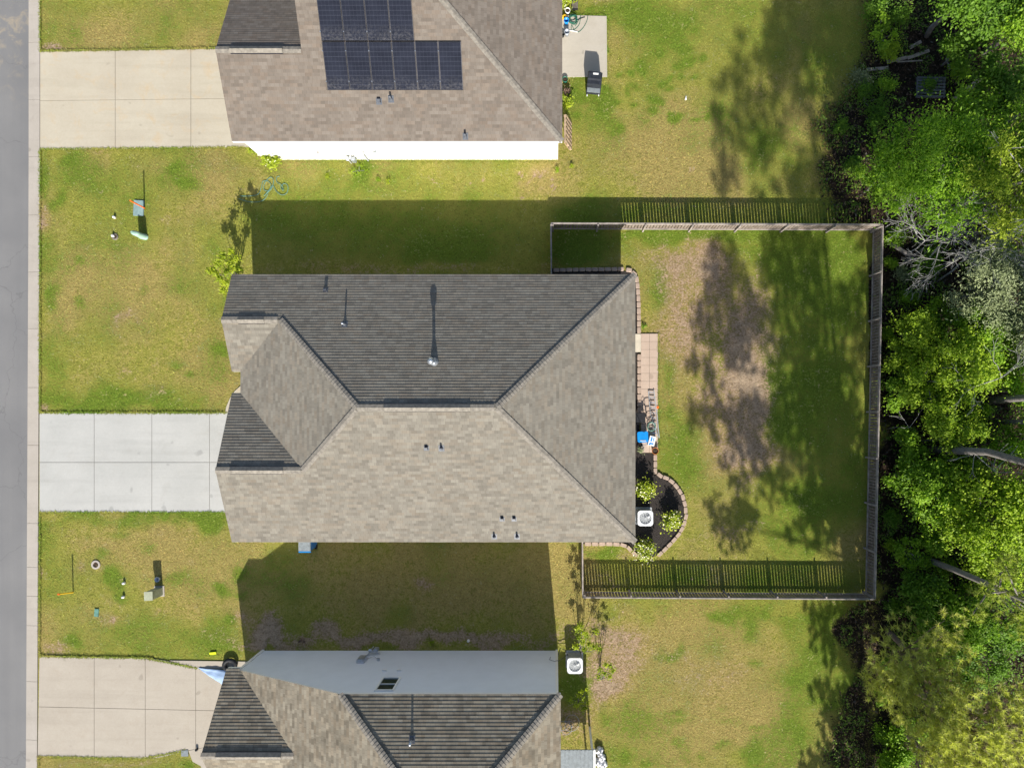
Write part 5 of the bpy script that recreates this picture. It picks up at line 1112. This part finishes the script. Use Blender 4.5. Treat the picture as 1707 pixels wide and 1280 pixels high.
def bucket(label, c, r, h, mat, cat='bucket', name='bucket', fill=None):
    t_ = thing(name, label, cat, c); x, y, z = c; m = MB(); m.lathe((x, y, z), [(r*.78, 0), (r, h), (r*.93, h), (r*.73, .03), (.01, .02)], 18); m.build('body', mat, t_, True)
    m = MB(); m.tube([(x+r*math.cos(2*math.pi*i/18), y+r*math.sin(2*math.pi*i/18), z+h) for i in range(18)], .012, 5, True); m.build('rim', mat, t_)
    if fill: m = MB(); m.lathe((x, y, z+h*.8), [(r*.9, 0), (.01, .02)], 16); m.build('filling', fill, t_)
    return t_
bucket('grey bucket at the house side of the upper patio', P(945, 59, .1), .13, .30, M_METAL); bucket('bright blue bucket by the wall on the upper patio', P(944, 39, .1), .13, .26, M_BLUE)
bucket('white planter pot above the coiled hose on the upper patio', P(946, 22, .02), .13, .22, M_WHITEP, 'plant pot', 'plant_pot', M_POTSOIL); bucket('black pot tucked against the wall beside the grey bucket', P(938, 61, .1), .10, .2, M_BLACK, 'plant pot', 'plant_pot')
bucket('small green round planter by the lower edge of the upper patio', P(942, 136, .02), .14, .22, M_HOSE, 'plant pot', 'plant_pot', M_POTSOIL)
m = MB()
for i in range(7): a = i*.9; m.lathe((P(941, 33, 0).x+.08*math.cos(a), P(941, 33, 0).y+.07*math.sin(a), .1), [(.05, 0), (.06, .12), (.02, .18)], 8)
tag(m.build('toy', M_ORANGE if False else M_YELLOW), 'orange yellow plastic toy heap against the wall of the upper patio', 'toy')
t_ = thing('crate', 'dark slatted crate in the planting beside the upper patio', 'crate', P(958, 11, 0)); c0 = P(958, 11, 0); m = MB()
for i in range(5): m.box((c0.x-.12+i*.06, c0.y, .2), (.03, .42, .03)); 
m.build('slat', M_WOODG, t_); m = MB()
for s_ in (-1, 1): m.box((c0.x+s_*.15, c0.y, .1), (.025, .42, .2)); m.box((c0.x, c0.y+s_*.2, .1), (.28, .025, .2))
m.build('side', M_BLACK, t_)

# ------------------------------------------------------------------ back patio of the middle house
def folding_chair(label, c, rz, mat, s=.46):
    t_ = thing('folding_chair', label, 'chair', c, rz); 
    m = MB(); m.box((0, 0, .45), (s, s*.95, .03)); m.build('seat', mat, t_, local=True)
    m = MB(); m.box((0, s*.52, .70), (s, .03, .36), M=Matrix.Rotation(R(-12), 3, 'X')); m.build('backrest', mat, t_, local=True)
    for sx in (-1, 1):
        for a, b in (((sx*s*.46, s*.5, .86), (sx*s*.46, -s*.55, 0)), ((sx*s*.5, -s*.45, .46), (sx*s*.5, s*.6, 0))): m = MB(); m.tube([a, b], .013, 6); m.build('leg', M_BLACK, t_, local=True)
    return t_
folding_chair('black armchair against the wall at the upper end of the patio clutter', P(1066, 696, 0), R(90), M_BLACK, .5)
def wire_frame(name, label, cat, c, rz, segs, mat, r=.012):
    t_ = thing(name, label, cat, c, rz)
    for nm, lst in segs:
        m = MB()
        for s_ in lst: m.tube(s_, r, 5)
        m.build(nm, mat, t_, local=True)
    return t_
wire_frame('folding_stool', 'black folding stool with crossed legs between the armchair and the blue tub', 'stool', P(1066, 713, 0), 0, [('leg', [[(-.22, -.2, 0), (.22, -.2, .45)], [(.22, -.2, 0), (-.22, -.2, .45)], [(-.22, .2, 0), (.22, .2, .45)], [(.22, .2, 0), (-.22, .2, .45)]]), ('rail', [[(-.22, -.2, .45), (-.22, .2, .45)], [(.22, -.2, .45), (.22, .2, .45)]])], M_BLACK)
c0 = P(1071.5, 728, .35); t_ = thing('tub', 'bright blue plastic tub with rounded corners on the patio', 'tub', (c0.x, c0.y, 0))
m = MB(); m.rbox((c0.x, c0.y, .17), (.52, .52, .34), .09, R(3), 4, .02); m.build('body', M_BLUE, t_); m = MB(); m.rbox((c0.x, c0.y, .355), (.56, .56, .03), .09, R(3), 4, .01); m.build('lid', M_BLUE, t_); m = MB(); m.box((c0.x+.01, c0.y-.2, .378), (.3, .03, .012)); m.build('handle', M_WHITEP, t_)
c0 = P(1087, 735, .3); t_ = thing('box', 'white cardboard box with blue printing beside the blue tub', 'box', (c0.x, c0.y, 0))
m = MB(); m.box((c0.x, c0.y, .16), (.33, .5, .3), rz=R(-14)); m.build('body', M_WHITEP, t_); m = MB(); Mz = Matrix.Rotation(R(-14), 3, 'Z')
for a, b, w2_, h2_ in ((-.05, .08, .07, .24), (.06, .1, .04, .2), (.0, -.14, .2, .07), (-.08, -.2, .08, .05)): p = Mz @ Vector((a, b, 0)); m.box((c0.x+p.x, c0.y+p.y, .314), (w2_, h2_, .006), rz=R(-14))
m.build('print', M_BLUE, t_)
bucket('round terracotta pot at the lower end of the paver patio', P(1091.5, 751, .1)-Vector((0, 0, .08)), .17, .26, M_TERRA, 'plant pot', 'plant_pot', M_POTSOIL)
bucket('small black pot beside the potted seedlings on the patio', P(1067, 741, .1)-Vector((0, 0, .08)), .11, .2, M_BLACK, 'plant pot', 'plant_pot', M_POTSOIL)
bush('dark spindly potted seedlings between the blue tub and the black mulch', (1067, 748), .28, .35, M_LF_G, 240, 16, 9, .08, 'plant', None, 0, .4, 'plant')
t_ = thing('step_ladder', 'grey metal step ladder lying on the paver patio', 'ladder', P(1090, 675, .1)); m = MB()
A0, A1, B0, B1 = P(1081, 652, .12), P(1097, 728, .18), P(1090, 650, .12), P(1097, 700, .18)
m.tube([A0, P(1084, 690, .14), A1], .022, 6); m.build('side_rail', M_GREYP, t_); m = MB(); m.tube([B0, P(1095, 690, .14), P(1099, 730, .18)], .022, 6); m.build('side_rail', M_GREYP, t_)
m = MB()
for i in range(9): v_ = 654+i*8.5; f_ = i/9; m.box((P(1086+f_*6, v_, .15)), (.25, .05, .03), rz=R(-5))
m.build('tread', M_METAL, t_)
hz = P(1083, 692, .5); m = MB(); m.tube([(hz.x+.21*math.cos(2*math.pi*i/24), hz.y+.23*math.sin(2*math.pi*i/24), .5) for i in range(24)], .02, 6, True)
for a in (.8, 2.4, 4.0, 5.5): m.tube([(hz.x+.2*math.cos(a), hz.y+.2*math.sin(a), .5), (hz.x+.15*math.cos(a), hz.y+.15*math.sin(a), .05)], .012, 5)
tag(m.build('plant_stand', M_BLACK), 'black round ring plant stand between the armchair and the ladder', 'plant stand')
coil = []
for i in range(40): a = i*.55; rr_ = .19+.02*math.sin(i*1.3); c0 = P(1085.5, 711, .1); coil.append(Vector((c0.x+rr_*math.cos(a), c0.y+rr_*1.15*math.sin(a), .08+.005*i)))
hose('teal hose coiled on the paver patio beside the folding stool', coil, .015, M_HOSET)
m = MB(); m.tube([P(1072, 676, .3), P(1074, 672, .32), P(1077, 680, .3), P(1078, 694, .28), P(1075, 695, .28), P(1072, 684, .3)], .012, 5, True); tag(m.build('tennis_racket_frame' if False else 'wire_loop', M_BLACK), 'thin black wire loop standing beside the armchair', 'wire')
m = MB(); m.rbox(P(1096, 679, .04), (.14, .12, .06), .03, .5); tag(m.build('toy', M_ORANGE), 'small orange toy at the lawn edge of the paver patio', 'toy')
m = MB(); m.tube([P(1058, 716, .25), P(1060, 719, .1)], .06, 8); tag(m.build('shoe', M_BLACK), 'small black item beside the blue tub against the wall', 'shoe')

# ------------------------------------------------------------------ front lawn: utility boxes, markers, covers
t_ = thing('utility_box', 'low teal lidded ground vault under the orange marker', 'utility box', P(231, 347, .0)); c0 = P(231, 347, .05)
m = MB(); m.box((c0.x, c0.y, .03), (.52, .80, .06), rz=R(-3)); m.build('lid', M_TEAL, t_); m = MB(); m.cyl((c0.x-.1, c0.y+.2, .04), (c0.x-.1, c0.y+.2, .07), .03); m.build('bolt', M_BLACK, t_)
m = MB(); b0 = P(241, 347, 0); b1 = P(217, 334.5, 1.28); m.tube([b0, b1], [.035, .035], 7); t_ = tag(m.build('marker_post', M_ORANGE), 'orange marker post rising beside the teal ground vault', 'marker post')
def dome(label, c, rx, ry, h, mat, rz=0, name='pedestal', cat='pedestal', group=None):
    t_ = thing(name, label, cat, c, rz, group); m = MB(); n = 20; vs = []; prof = [(1.08, 0), (1.08, .05), (.92, .07), (.88, h*.8), (.78, h*.95), (.4, h)]
    for k, z in prof:
        for i in range(n): a = 2*math.pi*i/n; sx = math.copysign(abs(math.cos(a))**.7, math.cos(a)); sy = math.copysign(abs(math.sin(a))**.7, math.sin(a)); vs.append((sx*rx*k, sy*ry*k, z))
    fs = [(l*n+i, l*n+(i+1) % n, (l+1)*n+(i+1) % n, (l+1)*n+i) for l in range(len(prof)-1) for i in range(n)]+[tuple(range((len(prof)-1)*n, len(prof)*n))]
    m.add(vs, fs); m.build('body', mat, t_, True, local=True); m = MB(); m.cyl((-rx*.5, 0, h*.97), (-rx*.5, 0, h+.015), .06); m.build('cap', mat, t_, local=True); return t_
c0 = P(229, 391.5, .35); dome('pale green oval utility pedestal on the upper front lawn', (c0.x+.08, c0.y, 0), .24, .14, .72, M_GREENP, R(-12))
def transformer(label, c, w_, d_, h_, rz):
    t_ = thing('utility_box', label, 'utility box', c, rz); m = MB(); m.box((0, 0, h_/2), (w_, d_, h_)); m.build('body', M_TRANS, t_, local=True)
    m = MB(); m.box((0, 0, h_+.02), (w_+.05, d_+.05, .04)); m.build('lid', M_TRANS, t_, local=True); m = MB(); m.box((0, -d_/2-.012, h_*.5), (w_*.8, .02, h_*.6)); m.build('door', M_TRANS, t_, local=True)
    m = MB(); m.box((0, 0, .0), (w_+.15, d_+.15, .06)); m.build('base_pad', M_KERB, t_, local=True)
transformer('olive green utility box on the lower front lawn', P(266, 985, .0), .38, .40, .85, R(2))
bucket('blue grey lidded bin standing in the shade behind the olive utility box', P(266, 964, 0), .12, .22, M_METAL, 'bin', 'bin')
def cleanout(label, c, group='white sewer cleanout caps'):
    t_ = thing('cleanout_cap', label, 'cleanout cap', c, group=group); m = MB(); m.lathe(tuple(c), [(.07, 0), (.07, .12), (.055, .15), (.02, .16)], 14); m.build('pipe', M_WHITEP, t_, True); m = MB(); m.box(c+Vector((0, 0, .17)), (.04, .04, .03)); m.build('nut', M_WHITEP, t_)
cleanout('white pipe cap, upper of the pair on the lower front lawn', P(208, 971, 0)); cleanout('white pipe cap, lower of the pair on the lower front lawn', P(207, 994, 0))
cleanout('white pipe cap above the dark meter ring on the upper front lawn', P(192, 363, 0)); cleanout('white pipe cap in the round dark hole on the upper front lawn', P(190, 394, 0)); cleanout('white pipe cap on the bare soil by the lower house wall', P(781, 1067, 0))
def ring(label, c, r, mat, inner, name='manhole', cat='manhole'):
    t_ = thing(name, label, cat, c); m = MB(); m.lathe(tuple(c), [(r*1.0, -.01), (r, .035), (r*.62, .04), (r*.6, .0)], 24); m.build('ring', mat, t_); m = MB(); m.lathe(tuple(c+Vector((0, 0, .005))), [(r*.6, 0), (.01, .004)], 20); m.build('cover', inner, t_)
ring('round concrete ring with a dark centre on the lower front lawn', P(160, 941, .01), .23, M_KERB, M_POTSOIL)
ring('dark round meter hole with a white cap on the upper front lawn', P(192, 395, .01), .17, M_JOINT, M_POTSOIL, 'meter_box', 'meter box')
m = MB(); m.box(P(161, 1021, .03), (.22, .40, .04), rz=R(-4)); tag(m.build('valve_cover', M_HOSET), 'small pale teal meter lid beside a bare patch on the lower front lawn', 'valve cover')
b0 = P(122, 987, 0); t1 = P(99, 990, 1.02); m = MB(); m.tube([b0, t1], [.03, .03], 8); t_ = thing('marker_post', 'leaning yellow marker post with orange cap on the lower front lawn', 'marker post', b0); m.build('post', M_YELLOW, t_); m = MB(); m.tube([t1, t1+(t1-b0).normalized()*.1], .045, 8); m.build('cap', M_ORANGE, t_)
# blue recycling cart under the lower eave
c0 = P(508, 909, .95); t_ = thing('wheeled_bin', 'blue wheeled bin with a grey lid peeping out under the lower eave', 'bin', (c0.x, c0.y+.08, 0)); x, y = c0.x, c0.y+.05
m = MB(); m.box((x, y, .5), (.54, .56, .92), top=1.1); m.build('body', M_BLUED, t_); m = MB(); m.box((x, y, 1.0), (.62, .66, .06), top=.92); m.build('lid', M_GREYC, t_)
m = MB(); m.box((x, y-.38, .93), (.62, .05, .05)); m.build('handle', M_BLUE, t_)
for s_ in (-1, 1): m = MB(); m.cyl((x+s_*.22, y-.3, .12), (x+s_*.29, y-.3, .12), .12, n=14); m.build('wheel', M_RUBBER, t_)
# lower house front: tyre, sheet for a car remnant, yellow thing, mat, bottle
c0 = P(385, 1106, .05); m = MB(); m.tube([(c0.x+.30*math.cos(2*math.pi*i/28), c0.y-.02+.26*math.sin(2*math.pi*i/28), .16) for i in range(28)], .10, 8, True); tag(m.build('tyre', M_RUBBER, None, True), 'black tyre lying on the concrete strip at the garage corner of the lower house', 'tyre')
bm = MB(); us = np.linspace(0, 1, 14)  # crumpled sheet made up to stand for the leftover edge of a missing car
top_ = [(328, 1113), (345, 1121), (360, 1129), (384, 1142)]; 
vs = []; 
for i, f_ in enumerate(us):
    a = P(330+f_*50, 1112.5+f_*5, .07+.12*f_); b = P(333+f_*42, 1115+f_*30, .07+.02*f_)
    for j in range(6): g_ = j/5; p = a.lerp(b, g_); p.z += .05*math.sin(g_*7+f_*5)*f_+.012*math.sin(i*1.9+j); vs.append(p)
fs = [(i*6+j, i*6+j+1, (i+1)*6+j+1, (i+1)*6+j) for i in range(13) for j in range(5)]; bm.add(vs, fs)
tp = bm.build('car_remnant_stand_in', M_CAR_REMNANT_STAND_IN, None, True); sm = tp.modifiers.new('thickness', 'SOLIDIFY'); sm.thickness = .012; tag(tp, 'pale blue crumpled sheet standing in for a car remnant between the lower driveway and its garage', 'car remnant')
m = MB(); m.rbox(P(355, 1088.5, .05), (.34, .12, .05), .04, R(6)); tag(m.build('toy', simple('yellow_green_plastic', (.75, .85, .02), .5)), 'bright yellow object lying on the grass above the lower concrete strip', 'toy')
m = MB(); m.box(P(308, 1255, .06), (.36, .32, .02), rz=R(2)); tag(m.build('doormat', M_GREYC), 'dark slate mat at the front step of the lower house', 'mat')
m = MB(); m.lathe(tuple(P(329, 1248, .05)), [(.06, 0), (.07, .12), (.02, .16)], 10); tag(m.build('pot', M_BLACK), 'little dark pot on the front walk of the lower house', 'plant pot')
# meters on the walls
def meter(label, c, face_y, mat, sgn):
    t_ = thing('electric_meter', label, 'meter', c); x, y, z = c; s_ = face_y
    m = MB(); m.box((x, y+s_*.09, z), (.36, .18, .62)); m.build('cabinet', mat, t_); m = MB(); m.box((x, y+s_*.19, z+.05), (.30, .02, .44)); m.build('door', mat, t_)
    m = MB(); m.tube([(x+.1, y+s_*.08, z-.3), (x+.12, y+s_*.08, .1)], .03, 8); m.build('conduit', M_GREYP, t_)
    m = MB(); m.tube([(x+.2, y+s_*.05, z-.15), (x+.5, y+s_*.1, z-.35), (x+.8, y+s_*.05, z-.05)], .012, 5); m.build('cable', M_HOSEG, t_); m = MB(); m.cyl((x+.8, y+s_*.02, z-.05), (x+.8, y+s_*.12, z-.05), .08, n=14); m.build('junction', M_METAL, t_)
meter('white electric cabinet with a cable on the sunlit white wall', G(611, 267, 1.3), -1, M_WHITEP, 1)
meter('grey electric cabinet with cables on the pale grey wall of the lower house', G(617, 1084, 1.35), 1, M_METAL, -1)
def gas(label, c, s_):
    t_ = thing('gas_meter', label, 'meter', c); x, y, z = c; m = MB(); m.rbox((x, y, .45), (.24, .18, .3), .06); m.build('body', M_METAL, t_); m = MB(); m.tube([(x-.25, y, .02), (x-.25, y, .7), (x-.05, y, .7), (x-.05, y, .55)], .025, 7); m.tube([(x+.06, y, .55), (x+.06, y, .75), (x+.3, y-s_*.1, .75)], .025, 7); m.build('pipe', M_GREYP, t_)
    m = MB(); m.lathe((x-.25, y+s_*.02, .62), [(.09, 0), (.10, .04), (.05, .08)], 14); m.build('regulator', M_METAL, t_)
gas('grey gas meter with pipes at the foot of the white wall', G(594, 273, 0), -1); gas('grey gas meter with pipes at the foot of the lower house wall', G(631, 1077, 0), 1)
m = MB(); w0 = G(918, 1083, .9); m.tube([w0, w0+Vector((-.05, .06, .5)), w0+Vector((.2, .08, .75)), w0+Vector((.36, .05, .55))], .018, 6); tag(m.build('cable', M_HOSEG), 'grey cable curling over the lower house wall by its back corner', 'cable')
m = MB(); m.box(G(542, 267.6, 1.0), (.12, .05, .03)); tag(m.build('faucet', M_BLACK), 'small black wall tap on the white wall', 'tap')
# hoses and bags behind the lower house
coil = []
for i in range(52): a = i*.5; k = .18+.18*abs(math.sin(i*.12)); c0 = P(947+7*math.sin(i*.11), 1207+6*math.cos(i*.17), .03); coil.append(Vector((c0.x+k*math.cos(a), c0.y+k*math.sin(a), .05+.001*i)))
hose('pale grey hose thrown in loose rings behind the lower house', coil, .012, M_HOSEG)
rg = random.Random(5)
for i, (u_, v_, lb) in enumerate([(999, 1252, 'white crumpled plastic bag nearest the patio cover corner'), (1003, 1262, 'white crumpled plastic bag in the middle of the heap'), (997, 1270, 'white crumpled plastic bag at the bottom of the heap by the patio cover'), (1006, 1273, 'outermost white plastic bag of the heap at the bottom edge')]):
    bm_ = bmesh.new(); bmesh.ops.create_icosphere(bm_, subdivisions=3, radius=.2)
    for v in bm_.verts: k = 1+.28*math.sin(v.co.x*31+i)*math.cos(v.co.y*27+i*2)+rg.uniform(-.07, .07); v.co = Vector((v.co.x*k, v.co.y*k*1.2, max(-.1, v.co.z*k)))
    me = bpy.data.meshes.new('bag'); bm_.to_mesh(me); bm_.free(); o = mesh_obj('plastic_bag', me, M_BAG); o.location = P(u_, v_, .12); tag(o, lb, 'bag', 'white bags beside the patio cover')
bpy.context.view_layer.update()

m = MB(); c0 = G(1143, 166, .02); m.add([c0+Vector((-.05, -.06, 0)), c0+Vector((.05, -.04, .03)), c0+Vector((.04, .12, .01)), c0+Vector((0, .16, .04)), c0+Vector((-.03, .03, .05))], [(0, 1, 4), (1, 2, 4), (2, 3, 4), (3, 0, 4)]); tag(m.build('paper_scrap', M_WHITEP), 'small white scrap of paper on the upper right lawn', 'paper')
